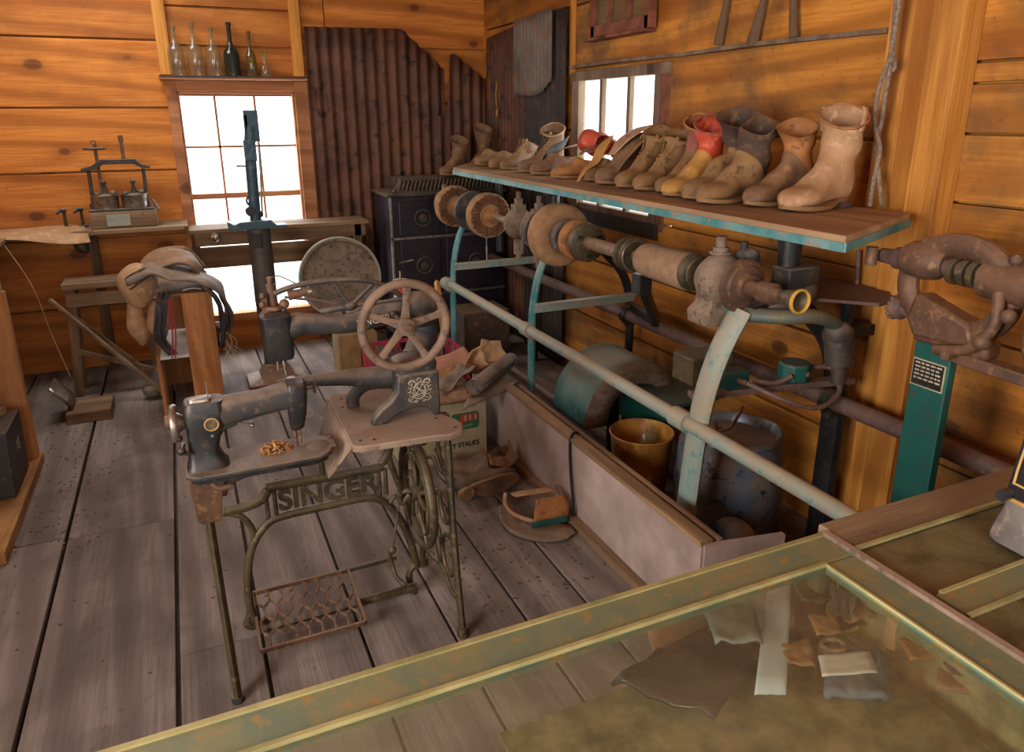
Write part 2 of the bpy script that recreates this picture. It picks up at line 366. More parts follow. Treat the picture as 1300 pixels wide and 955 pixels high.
for i in range(14):
    a, b = FY-.1+i*.57, FY-.1+(i+1)*.57-.006
    if b > 4.25 and a < 4.95: g.box((LX-.05,a,CZ),(-1.1,b,CZ+.03),rn(0,1)); g.box((.1,a,CZ),(RX+.05,b,CZ+.03),rn(0,1))
    else: g.box((LX-.05,a,CZ),(RX+.05,b,CZ+.03),rn(0,1))
struct(g.build('ceiling', 'wall_b', origin=(0,0,0), smooth=0))
def hplanks(g, zs, segs, fix, axis, th):
    """horizontal boards on a wall: zs joint heights, segs = function(z0,z1)->[(a,b)] runs, fix = wall face"""
    for k in range(len(zs)-1):
        z0, z1 = zs[k]+.006, zs[k+1]-.006
        for a, b in segs(z0, z1):
            pv = rn(.05, .95)
            if axis == 0: g.box((a, fix, z0), (b, fix+th, z1), pv)
            else: g.box((fix, a, z0), (fix+th, b, z1), pv)
# back wall, window opening x .05..0.80, z .24..1.76
g = MB(); wx0, wx1, wz0, wz1 = .05, .80, .245, 1.765
hplanks(g, [-.05, .415, .86, 1.275, 1.662, 2.065, 2.5, CZ+.02], lambda a, b: [(LX, wx0-.03)], BY, 0, .03)
hplanks(g, [wz1+.0, 2.04, 2.27, 2.5, CZ+.02], lambda a, b: [(wx0-.024, wx1+.03)], BY, 0, .03)
hplanks(g, [-.05, wz0], lambda a, b: [(wx0-.024, wx1+.03)], BY, 0, .03)
hplanks(g, [-.05, .415, .86, 1.275, 1.69, 2.065, 2.5, CZ+.02], lambda a, b: [(wx1+.036, 1.032), (1.038, RX+.05)], BY, 0, .03)
g.cur = .3; g.box((LX, BY+.034, -.05), (wx0-.02, BY+.05, CZ)); g.box((wx1+.02, BY+.034, -.05), (RX+.05, BY+.05, CZ)); g.box((wx0-.02, BY+.034, wz1+.02), (wx1+.02, BY+.05, CZ)); g.box((wx0-.02, BY+.034, -.05), (wx1+.02, BY+.05, wz0-.02))
struct(g.build('wall_back', 'wall_b', origin=(0,0,0), bevel=.003, smooth=0))
# right wall, window opening y 3.06..3.98 z 1.08..1.83
g = MB(); ry0, ry1, rz0, rz1 = 3.06, 3.99, 1.07, 1.835
def right_segs(z0, z1):
    if z1 <= rz0+.01 or z0 >= rz1-.01: return [(FY, .4), (.404, 1.655), (1.66, BY+.03)]
    return [(FY, .4), (.404, 1.655), (1.66, ry0), (ry1, BY+.03)]
zz = [-.05, .42, .775, rz0, 1.515, rz1+.03, 2.2, 2.5, CZ+.02]
for k in range(len(zz)-1):
    z0, z1 = zz[k]+.006, zz[k+1]-.006
    hit = not (z1 <= rz0+.01 or z0 >= rz1+.01)
    if zz[k] == 1.515:
        g.box((RX, ry0, rz1), (RX+.03, ry1, z1), .5)
    for a, b in ([(1.66, ry0), (ry1, BY+.03)] if hit else [(1.66, BY+.03)]):
        g.box((RX, a, z0), (RX+.03, b, z1), rn(.1, .9))
for k, (z0, z1) in enumerate([(-.05,.48),(.48,.93),(.93,1.335),(1.335,1.54),(1.54,1.685),(1.685,1.745),(1.745,2.1),(2.1,2.45),(2.45,CZ)]):
    for a, b in ((FY, .1), (.105, 1.655)): g.box((RX, a, z0+.004), (RX+.03, b, z1-.004), rn(.1,.9))
g.cur = .3; g.box((RX+.034, FY, -.05), (RX+.05, ry0-.02, CZ)); g.box((RX+.034, ry1+.02, -.05), (RX+.05, BY+.05, CZ)); g.box((RX+.034, ry0-.02, rz1+.02), (RX+.05, ry1+.02, CZ)); g.box((RX+.034, ry0-.02, -.05), (RX+.05, ry1+.02, rz0-.02))
struct(g.build('wall_right', 'wall_r', origin=(0,0,0), bevel=.003, smooth=0))
# unseen walls; left window and front doorway openings added to let fill light in
g = MB()
for z0, z1, ss in ((-.05,.9,[(FY,BY)]),(.9,2.1,[(FY,-.6),(1.0,BY)]),(2.1,CZ,[(FY,BY)])):
    for a, b in ss: g.box((LX-.05, a, z0), (LX, b, z1), rn(0,1))
struct(g.build('wall_left', 'wall_o', origin=(0,0,0), smooth=0))
g = MB()
for a, b, z0, z1 in ((LX-.05,-1.1,-.05,CZ),(1.5,RX+.05,-.05,CZ),(-1.1,1.5,2.25,CZ)): g.box((a, FY-.05, z0), (b, FY, z1), rn(0,1))
struct(g.build('wall_front', 'wall_o', origin=(0,0,0), smooth=0))
# posts and studs (trim)
def trim(n, a, b, mat='wall_v', pv=.5, **k):
    g = MB(); g.box(a, b, pv); return struct(g.build('trim_%d' % n, mat, origin=(0,0,0), bevel=.004, smooth=0, **k))
trim(1, (-.02, BY-.045, 1.86), (.055, BY, CZ), pv=.3)
trim(2, (.80, BY-.045, 1.86), (.868, BY, CZ), pv=.6)
trim(3, (RX-.035, 1.752, 0), (RX, 1.845, CZ), pv=.45)      # thin stud behind the rope
trim(4, (RX-.05, 1.660, 0), (RX, 1.742, CZ), pv=.8)
trim(5, (RX-.09, 1.545, 0), (RX, 1.651, CZ), pv=.25)
trim(6, (RX-.02, 4.0, 1.83), (RX, 4.05, CZ), 'wall_v', pv=.7)
# joint ledge on the right wall
g = MB(); ps = [(RX-.02, 4.02, 1.868), (RX-.022, 3.5, 1.872), (RX-.02, 2.95, 1.864), (RX-.022, 2.5, 1.87), (RX-.02, 1.85, 1.86)]
for a, b in zip(ps, ps[1:]): g.bar(a, b, .03, .016)
struct(g.build('trim_7', 'grey_z', origin=(0,0,0)))
# ---- window 1 (back): frame, mullions, panes
w1 = bpy.data.objects.new('window_1', None); COL.objects.link(w1); ORG['window_1'] = V((0,0,0)); struct(w1)
g = MB()
for a, b in (((-.0, BY-.025, .2), (wx0+.01, BY+.0, 1.83)), ((wx1-.005, BY-.025, .2), (.885, BY, 1.83)), ((wx0, BY-.02, wz1), (wx1, BY+.0, 1.83)),
             ((wx0-.0, BY, .2), (wx0+.025, BY+.09, wz1)), ((wx1-.02, BY, .2), (wx1+.005, BY+.09, wz1)), ((wx0, BY, wz1-.015), (wx1, BY+.09, wz1+.01)), ((wx0, BY-.01, wz0-.03), (wx1, BY+.09, wz0+.02))):
    g.box(a, b, rn(.2,.8))
g.build('window_frame', 'red_x', w1, bevel=.003, smooth=0)
g = MB()
g.box((wx0+.02, BY+.03, 1.735), (wx1-.02, BY+.055, 1.75)); g.box((wx0+.02, BY+.03, 1.07), (wx1-.02, BY+.06, 1.105))
for x in (.285, .535): g.box((x-.007, BY+.035, 1.1), (x+.007, BY+.05, 1.74)); g.box((x-.007, BY+.035, .85), (x+.007, BY+.05, 1.07))
g.box((wx0+.02, BY+.035, 1.405), (wx1-.02, BY+.05, 1.419))
g.build('mullion', 'red_x', w1, smooth=0)
g = MB(); g.box((wx0+.015, BY+.041, .27), (wx1-.015, BY+.0425, 1.74)); g.build('pane', 'glass', w1, smooth=0)
# ---- window 2 (right)
w2 = bpy.data.objects.new('window_2', None); COL.objects.link(w2); ORG['window_2'] = V((0,0,0)); struct(w2)
g = MB()
for a, b in (((RX-.02, ry1-.06, rz0), (RX+.03, ry1+.02, rz1)), ((RX-.02, ry0+.06, rz0), (RX+.03, ry0+.11, rz1)), ((RX-.023, ry0-.004, rz1-.045), (RX+.03, ry1+.024, rz1+.006)),
             ((RX-.005, ry0-.0, rz0-.04), (RX+.05, ry1, rz0+.03))): g.box(a, b, rn(.2,.8))
for y in (3.71, 3.43): g.box((RX, y-.014, rz0), (RX+.03, y+.014, rz1))
g.build('window_frame', 'grey_z', w2, bevel=.003, smooth=0)
g = MB(); g.box((RX-.015, ry0+.015, rz0), (RX+.03, ry0+.055, rz1), .7); g.build('side_casing', 'red_s', w2, smooth=0)['label'] = 'reddish brown casing board'
g = MB(); g.box((RX+.018, ry0, rz0), (RX+.0195, ry1, rz1)); g.build('pane', 'glass', w2, smooth=0)
# dark weathered sill board under window 2
g = MB(); g.box((RX-.012, 3.1, .985), (RX, 4.05, 1.065)); struct(g.build('trim_8', 'rust_dark', origin=(0,0,0), smooth=0))
# ---- small sash hung high on the right wall
sw = thing('old_window_sash', 'small red-brown three-pane window sash hung high on the side wall', 'window sash', (RX-.03, 3.45, 2.0))
g = MB()
for y in (3.2, 3.725): g.box((RX-.06, y-.025, 2.0), (RX-.02, y+.025, 2.36), rn(.2,.8))
for z in (2.03, 2.345): g.box((RX-.06, 3.19, z-.03), (RX-.02, 3.735, z+.03), rn(.2,.8))
for y in (3.38, 3.56): g.box((RX-.055, y-.012, 2.05), (RX-.025, y+.012, 2.33))
g.box((RX-.08, 3.2, 1.985), (RX-.0, 3.78, 2.0), .9)
g.build('sash_frame', 'red_s', sw, bevel=.003, smooth=0)
g = MB(); g.box((RX-.04, 3.2, 2.04), (RX-.038, 3.72, 2.34)); g.build('pane', 'leadglass', sw, smooth=0)
# ---- corrugated iron sheets
def corr(name, top, bot, u0, u1, plane, wl, amp, mat, label, cat='corrugated sheet', ax=0, out=-1, nz=10, group=None):
    """top(u), bot(u) give z of the edges; plane = offset from wall"""
    n = int((u1-u0)/wl*8); g = MB()
    def fn(s, t):
        u = u0+(u1-u0)*s; z = bot(u)+(top(u)-bot(u))*t; d = amp*sin(2*pi*u/wl)+.003*noise.noise(V((u*3, z*3, wl*50)))
        return V((u, plane+out*(amp+d), z)) if ax == 0 else V((plane+out*(amp+d), u, z))
    g.grid(fn, n, nz)
    return tag(g.build(name, mat, solid=.002, smooth=60), label, cat, group)
def pl(*pts):
    def f(u):
        for (a, za), (b, zb) in zip(pts, pts[1:]):
            if u <= b: return za+(zb-za)*max(0, (u-a)/(b-a) if b > a else 0)
        return pts[-1][1]
    return f
corr('corrugated_sheet', pl((.89,2.18),(1.56,2.19),(1.86,1.935),(1.87,1.935)), pl((.89,.02),(1.87,.02)), .89, 1.87, BY-.004, .078, .013, 'rust', 'tall rusty corrugated iron sheet nailed beside the bright back window')
corr('corrugated_sheet', pl((1.8,1.6),(1.875,1.62),(1.905,2.02),(1.94,2.035),(2.18,1.86)), pl((1.8,.02),(2.18,.02)), 1.80, 2.18, BY-.036, .078, .012, 'rust', 'jagged-topped rusty corrugated iron sheet in the room corner behind the pair of dark boots')
corr('corrugated_sheet', pl((4.55,2.19),(5.38,2.14)), pl((4.5,.02),(5.38,.02)), 4.4, 5.34, RX-.004, .06, .010, 'rust', 'rusty brown corrugated iron sheet covering the side wall next to the corner', ax=1)
corr('corrugated_sheet', pl((4.02,2.2),(4.45,2.19)), pl((4.02,.02),(4.5,.02)), 4.03, 4.62, RX-.034, .06, .009, 'rust_dark', 'blackened corrugated iron sheet between the corner sheet and the barred window', ax=1)
corr('corrugated_sheet', pl((4.15,2.21),(4.75,2.185)), pl((4.15,1.82),(4.3,1.74),(4.42,1.72),(4.75,1.735)), 4.16, 4.74, RX-.062, .05, .007, 'rust_grey', 'small grey rag-edged corrugated iron piece hung over the darker sheets', ax=1)
# ---- light: overcast daylight outside, in through the two windows in view, plus added fill lights
W = bpy.data.worlds.new('sky'); S.world = W; W.use_nodes = True; n = W.node_tree; n.nodes.clear()
o = nd(n, 'ShaderNodeOutputWorld'); b = nd(n, 'ShaderNodeBackground'); b.inputs[0].default_value = (.93, .97, 1, 1); b.inputs[1].default_value = 2.6
n.links.new(b.outputs[0], o.inputs[0])
def area(name, loc, direction, sx, sy, power, color):
    l = bpy.data.lights.new(name, 'AREA'); l.shape = 'RECTANGLE'; l.size = sx; l.size_y = sy; l.energy = power; l.color = color
    ob = bpy.data.objects.new(name, l); COL.objects.link(ob); ob.location = loc
    ob.rotation_euler = V(direction).to_track_quat('-Z', 'Y').to_euler(); return ob
area('daylight_back_window', (.42, BY+.22, 1.05), (0,-1,+.1), .8, 1.5, 26, (.92,.97,1))
area('daylight_side_window', (RX+.2, 3.5, 1.5), (-1,0,-.1), .9, .8, 9, (.95,1,.93))
area('added_doorway_fill', (.2, FY-.15, 1.7), (0,1,-.02), 2.4, 1.1, 38, (1,.95,.88))  # added fill behind the view, set in an unseen doorway opening
area('added_left_fill', (LX-.15, .2, 1.5), (1,0,-.05), 1.5, 1.1, 105, (1,.96,.9))  # added fill from an unseen left opening, brightens the right wall
#area('added_left_fill_two', (LX-.15, 2.25, 1.5), (1,0,-.05), 1.4, 1.1, 12, (1,.94,.86))
area('added_roof_fill', (-.45, 4.6, CZ+.12), (0,0,-1), 1.3, .6, 22, (1,.94,.86))  # added overhead fill, lights the upper wall and leaves the bench underside dark
S.view_settings.view_transform = 'Standard'; S.view_settings.look = 'None'; S.view_settings.gamma = 1; S.view_settings.use_curve_mapping = False
S.view_settings.exposure = 0.2
# ================================================================ shoe finishing machine along the right wall
fm = thing('finishing_machine', 'long teal line-shaft shoe finishing machine with wheels and rollers under the boot shelf', 'machine', (1.78, 3.0, 0))
XF, XR, ZS = 1.5, 2.07, 1.07
def arch(y, lean, mat='teal', label=None, w=.045, t=.022):
    g = MB()
    g.tube(spline([(XF, y+lean, 0), (XF, y+lean*.7, .35), (XF+.003, y+lean*.4, .65), (XF+.035, y+lean*.15, .85), (XF+.1, y, 1.0)], 5), .03, 10, flat=(w*.55, t*.8), up=(0, 1, 0))
    o = g.build('front_leg', mat, fm)
    if label: o['label'] = label
    g = MB()
    g.tube(spline([(XF+.12, y, 1.02), (XF+.28, y, 1.02), (XF+.42, y-.0, .93), (XR-.04, y, .8), (XR, y, .62), (XR, y, .3), (XR, y, 0)], 5), .03, 10, flat=(w*.55, t), up=(0, 1, 0))
    g.build('rear_leg', 'iron', fm)
arch(4.27, .02, 'teal'); arch(3.13, .0, 'teal'); arch(1.78, .1, 'teal_p', 'broad front leg with chipped pale teal paint', .085, .03)
for y in (4.27, 3.13):                                            # cross bars front to back
    g = MB(); g.bar((XF, y-.03, .705), (XR, y-.03, .705), .012, .045); g.bar((XF, y-.045, .725), (XR, y-.045, .725), .035, .008); g.build('cross_bar', 'teal_p', fm, smooth=0)
g = MB(); g.tube([(XF-.02, 4.3, .588), (XF-.02, 3, .593), (XF-.02, 1.0, .60)], .026, 14); g.build('front_rail', 'teal_p', fm)
for a, b, r in (((XF-.03, 4.33, .588), (XF-.03, 4.25, .588), .04), ((XF-.02, 3.17, .59), (XF-.02, 3.1, .59), .034), ((XF-.02, 1.93, .597), (XF-.02, 1.85, .597), .036)):
    g = MB(); g.cyl(a, b, r); g.build('rail_collar', 'teal_p', fm)
g = MB(); g.tube([(2.0, 5.0, .62), (2.0, 1.0, .64)], .03, 14); g.build('rear_pipe', 'pipe', fm)
for y in (3.05, 1.74):
    g = MB(); g.torus((2.0, y, .632), (0,1,0), .034, .014, .022, 24, 8); g.box((1.985, y-.02, .58), (2.06, y+.02, .61)); g.cyl((2.0, y-.0, .60), (2.0, y, .57), .012); g.build('pipe_bracket', 'iron', fm)
# low pipe near the floor and the pipe brace seen low behind the trough
g = MB(); g.tube([(1.72, 4.2, .12), (1.72, 2.9, .13)], .02, 10); g.build('floor_pipe', 'pipe', fm)
g = MB(); g.bar((1.46, 2.12, .02), (1.70, 2.35, .2), .05, .05); g.sphere((1.70, 2.35, .215), .035); g.build('floor_brace', 'l_grey', fm)
# shaft and what sits on it
g = MB(); g.tube([(1.6, 4.8, 1.045), (1.6, 3.2, 1.062), (1.6, 1.62, 1.08)], .021, 14); g.build('line_shaft', 'dust_steel', fm)
def sz(y): return 1.045+(4.8-y)*.011
def wheel(name, y, prof, mat, label=None, n=40):
    g = MB(); g.lathe([(t, r) for t, r in prof], (1.6, y, sz(y)), (0,-1,0), n); o = g.build(name, mat, fm, smooth=45)
    if label: o['label'] = label
    return o
def brush(y, R, label):
    wheel('brush_wheel', y, [(-.035,.04),(-.035,R*.9),(-.025,R),(.025,R),(.035,R*.92),(.026,R*.62),(.03,R*.6)], 'felt', label)
    g = MB(); n = 90
    for k in range(n):
        t = 2*pi*k/n+rn(-.02,.02); d = V((cos(t),0,sin(t)))
        o = V((1.6, y, sz(y))); g.bar(o+d*R*.5+V((0,-.032,0)), o+d*R*rn(.86,.98)+V((0,rn(-.043,-.03),0)), .006, .006, up=(0,1,0))
    g.build('bristles', 'bristle', fm, smooth=0)['kind'] = 'stuff'
    wheel('hub', y, [(.02,.05),(.045,.05),(.05,.036),(.06,.034),(.065,.028),(.09,.026)], 'l_tan_o')
brush(4.48, .13, 'worn brush wheel at the far end')
wheel('dark_disc', 4.16, [(-.02,.03),(-.02,.118),(.02,.118),(.02,.03)], 'iron_dust', 'dark metal disc')
brush(3.92, .128, 'worn brush wheel with a dark bristle face')
# far bearing block
g = MB(); g.sphere((1.6, 4.68, sz(4.68)), .075, (1,.8,1.15)); g.cyl((1.6,4.68,1.1),(1.6,4.68,1.17),.018); g.box((1.56,4.64,.95),(1.64,4.72,1.0)); g.sphere((1.6,4.6,1.09),.035); g.build('bearing_block', 'dust', fm)
# middle bearing: two domed halves with bolts above
for y, s in ((3.5, .082), (3.26, .1)):
    g = MB(); g.lathe([(-.07,.03),(-.06,s*.55),(-.02,s*.95),(.0,s),(.02,s*.9),(.05,s*.5),(.06,.03)], (1.6,y,sz(y)), (0,-1,0), 30)
    g.box((1.57,y-.03,1.12),(1.63,y+.03,1.16)); g.cyl((1.6,y,1.14),(1.6,y,1.19),.022,n=6); g.cyl((1.6,y,1.18),(1.6,y,1.225),.012); g.cyl((1.6,y,.98),(1.6,y,.9),.025); g.cyl((1.6,y,.93),(1.6,y,.87),.014)
    g.build('bearing_block', 'dust', fm)
wheel('flange_disc', 3.2, [(-.012,.03),(-.012,.105),(.01,.105),(.014,.085),(.02,.08),(.02,.03)], 'iron_dust')
# big sanding wheel, grey ring, felt ring, green disc
wheel('sanding_wheel', 3.05, [(-.045,.03),(-.045,.13),(-.035,.145),(.03,.148),(.045,.135),(.05,.1),(.035,.07),(.035,.03)], 'felt', 'large tan leather-faced wheel')
g = MB(); g.torus((1.6, 2.97, sz(2.97)), (0,1,0), .065, .017, .02, 36, 10); g.build('grey_ring', 'l_grey', fm)
wheel('felt_wheel', 2.86, [(-.03,.03),(-.03,.085),(-.02,.092),(.02,.092),(.03,.085),(.03,.03)], 'l_tan_o', 'yellowish felt wheel')
wheel('green_disc', 2.78, [(-.018,.03),(-.018,.084),(.016,.084),(.02,.078),(.02,.03)], 'bronze', 'grey green metal disc')
g = MB()
for k in range(3): t = 2*pi*k/3+.5; g.cyl((1.6+.055*cos(t),2.765,sz(2.77)+.055*sin(t)),(1.6+.055*cos(t),2.75,sz(2.77)+.055*sin(t)),.008)
g.build('disc_bolt', 'iron', fm)
wheel('dust_cap', 2.7, [(-.06,.03),(0,.028),(.28,.026),(.28,.02)], 'dust_steel')
wheel('belt_pulley', 2.42, [(-.05,.03),(-.05,.062),(-.035,.066),(-.03,.05),(-.0,.05),(.004,.068),(.02,.066),(.022,.03)], 'bronze', 'small brassy pulley')
g = MB(); g.torus((1.6,2.395,sz(2.4)), (0,1,0), .06, .005, .004, 30, 6); g.build('bright_rim', 'steel', fm)
wheel('sanding_roller', 2.33, [(-.03,.03),(-.02,.04),(-.0,.058),(.02,.064),(.27,.068),(.29,.064),(.3,.04)], 'abrasive', 'tan wrapped sanding roller')
wheel('roller_flange', 2.03, [(-.02,.05),(-.01,.066),(.0,.066),(.01,.052),(.03,.052),(.035,.062),(.045,.062),(.05,.03)], 'bronze')
# near bearing housing
g = MB(); g.lathe([(-.07,.035),(-.065,.05),(-.05,.062),(-.02,.082),(.02,.088),(.05,.075),(.065,.05),(.08,.035)], (1.6,1.9,sz(1.9)), (0,-1,0), 30)
g.loft([[V((1.6+a*s,1.9+b*s*.8,z)) for a,b in ((-1,-1),(1,-1),(1,1),(-1,1))] for z,s in ((1.09,.05),(1.0,.055),(.97,.075),(.93,.07))])
g.cyl((1.6,1.9,1.14),(1.6,1.9,1.185),.026); g.torus((1.6,1.9,1.165),(0,0,1),.03,.008,.006,20,6); g.cyl((1.6,1.9,1.18),(1.6,1.9,1.22),.017)
g.build('bearing_housing', 'dust', fm)
g = MB(); g.lathe([(0,.02),(0,.034),(.05,.036),(.06,.02)], (1.68,1.9,1.135), (.3,-.9,.25), 20); g.sphere((1.69,1.86,1.15),.032); g.cyl((1.68,1.88,1.16),(1.68,1.88,1.2),.012); g.build('oil_cup', 'iron_dust', fm)
wheel('end_flange', 1.79, [(-.012,.03),(-.012,.08),(0,.088),(.012,.086),(.016,.07),(.024,.066),(.03,.045),(.045,.04)], 'brown_iron')
wheel('end_spindle', 1.73, [(-.02,.026),(.03,.026),(.035,.034),(.085,.034),(.09,.024),(.13,.02)], 'brown_iron')
wheel('edge_trimmer_cup', 1.585, [(-.03,.02),(-.0,.026),(.04,.036),(.045,.034),(.04,.027),(.0,.015),(-.01,.005)], 'bronze', 'small cup with a bright yellow rim')
g = MB(); g.torus((1.6,1.54,sz(1.54)), (0,1,0), .034, .0045, .006, 32, 8); g.build('yellow_rim', 'yellow_rim' if 'yellow_rim' in M else 'l_yel', fm)
# frame head carrying the shelf post
g = MB(); g.tube(spline([(1.63,1.84,1.0),(1.72,1.74,1.0),(1.8,1.72,1.03),(1.85,1.76,1.06)],5), .03, 10, flat=(.03,.035)); g.box((1.73,1.72,1.06),(1.86,1.8,1.13)); g.build('head_casting', 'iron_dust', fm, bevel=.006)
g = MB(); g.tube(spline([(1.61,1.95,.985),(1.62,1.78,.985),(1.69,1.68,.99),(1.79,1.66,.985),(1.9,1.68,.945),(1.99,1.72,.86),(2.05,1.76,.73),(XR,1.78,.6)],5), .03, 12, flat=(.03,.024), up=(0,1,0)); g.build('arched_arm', 'bronze_t', fm)
g = MB(); g.cyl((1.93,1.68,.9),(1.93,1.66,.80),.045); g.cyl((1.93,1.66,.80),(1.93,1.655,.74),.024); g.sphere((1.93,1.68,.9),.05); g.build('pipe_fitting', 'iron_dust', fm)
# pointer arm at pulley (dark)
g = MB(); g.box((1.6,2.36,.92),(1.66,2.42,1.0)); g.bar((1.64,2.4,.95),(1.86,2.6,.72),.03,.05); g.bar((1.86,2.6,.72),(XR-.02,3.1,.66),.03,.04); g.build('belt_shifter', 'iron', fm, smooth=0, bevel=.004)
# iron cross bar with two green switch boxes
g = MB(); g.bar((1.5,1.88,.685),(2.07,1.72,.71),.05,.022); g.build('switch_bar', 'pipe', fm, smooth=0, bevel=.004)
for c, lab, s in (((1.66,1.86,.73),'square green switch box',0),((1.88,1.8,.745),'rounded green junction box',1)):
    g = MB()
    if s == 0: g.box((c[0]-.045,c[1]-.03,c[2]-.035),(c[0]+.05,c[1]+.035,c[2]+.03))
    else: g.lathe([(-.03,.05),(-.028,.056),(.028,.056),(.032,.05)], c, (0,0,1), 8)
    g.build('switch_box', 'teal_d', fm, smooth=30, bevel=.004)['label'] = lab
    g = MB(); g.cyl((c[0]+.0,c[1]-.03,c[2]),(c[0]+.01,c[1]-.062,c[2]),.011); g.build('cable_gland', 'brown_iron', fm)
g = MB(); g.tube(spline([(1.7,1.80,.735),(1.78,1.78,.72),(1.83,1.76,.745)],5), .009, 8); g.tube(spline([(1.67,1.8,.73),(1.75,1.7,.69),(1.86,1.66,.66),(1.97,1.68,.69),(2.0,1.74,.75),(1.94,1.78,.755)],6), .009, 8); g.build('conduit', 'pipe', fm)
g = MB(); g.box((1.6,2.0,.66),(1.78,2.12,.76)); g.build('switch_box', 'bronze', fm, smooth=0, bevel=.004)['label'] = 'olive metal box behind the front leg'
# ---------------------------------------------------------------- shelf with its supports
shf = thing('boot_shelf', 'long dusty wooden shelf with a chipped teal front edge carrying the row of boots', 'shelf', (1.75, 2.9, 1.275))
g = MB(); g.cur = .6
g.prism([(1.51,4.24),(1.9,4.85),(2.03,4.85),(2.03,1.56),(1.505,1.325)], (0,0,1.289), (1,0,0), (0,1,0), .038)
g.build('shelf_board', 'shelfw', shf, smooth=0, bevel=.003)
g = MB(); g.bar((1.508,4.24,1.279),(1.503,1.325,1.279),.006,.024); g.bar((1.504,1.323,1.279),(2.03,1.557,1.279),.006,.024); g.build('painted_edge', 'teal', shf, smooth=0)['label'] = 'chipped teal painted edge'
g = MB(); g.cyl((1.78,1.78,1.277),(1.78,1.78,1.22),.028); g.build('support_socket', 'brown_iron', shf)
g = MB(); g.cyl((1.78,1.78,1.225),(1.78,1.78,1.12),.04,.034); g.torus((1.78,1.78,1.22),(0,0,1),.036,.008,.008,24,8); g.build('support_post', 'iron', shf)
g = MB(); g.box((1.83,3.6,1.18),(1.93,3.68,1.277)); g.cyl((1.88,3.64,.9),(1.88,3.64,1.2),.03); g.build('support_post', 'iron', shf, bevel=.004)
g = MB(); g.cyl((1.88,4.4,.75),(1.88,4.4,1.277),.028); g.build('support_post', 'iron', shf)
g = MB(); g.bar((1.64,1.48,1.258),(1.98,1.62,1.258),.03,.02); g.cyl((1.72,1.42,1.25),(1.72,1.42,1.2),.016); g.build('shelf_batten', 'brown_iron', shf, smooth=0)
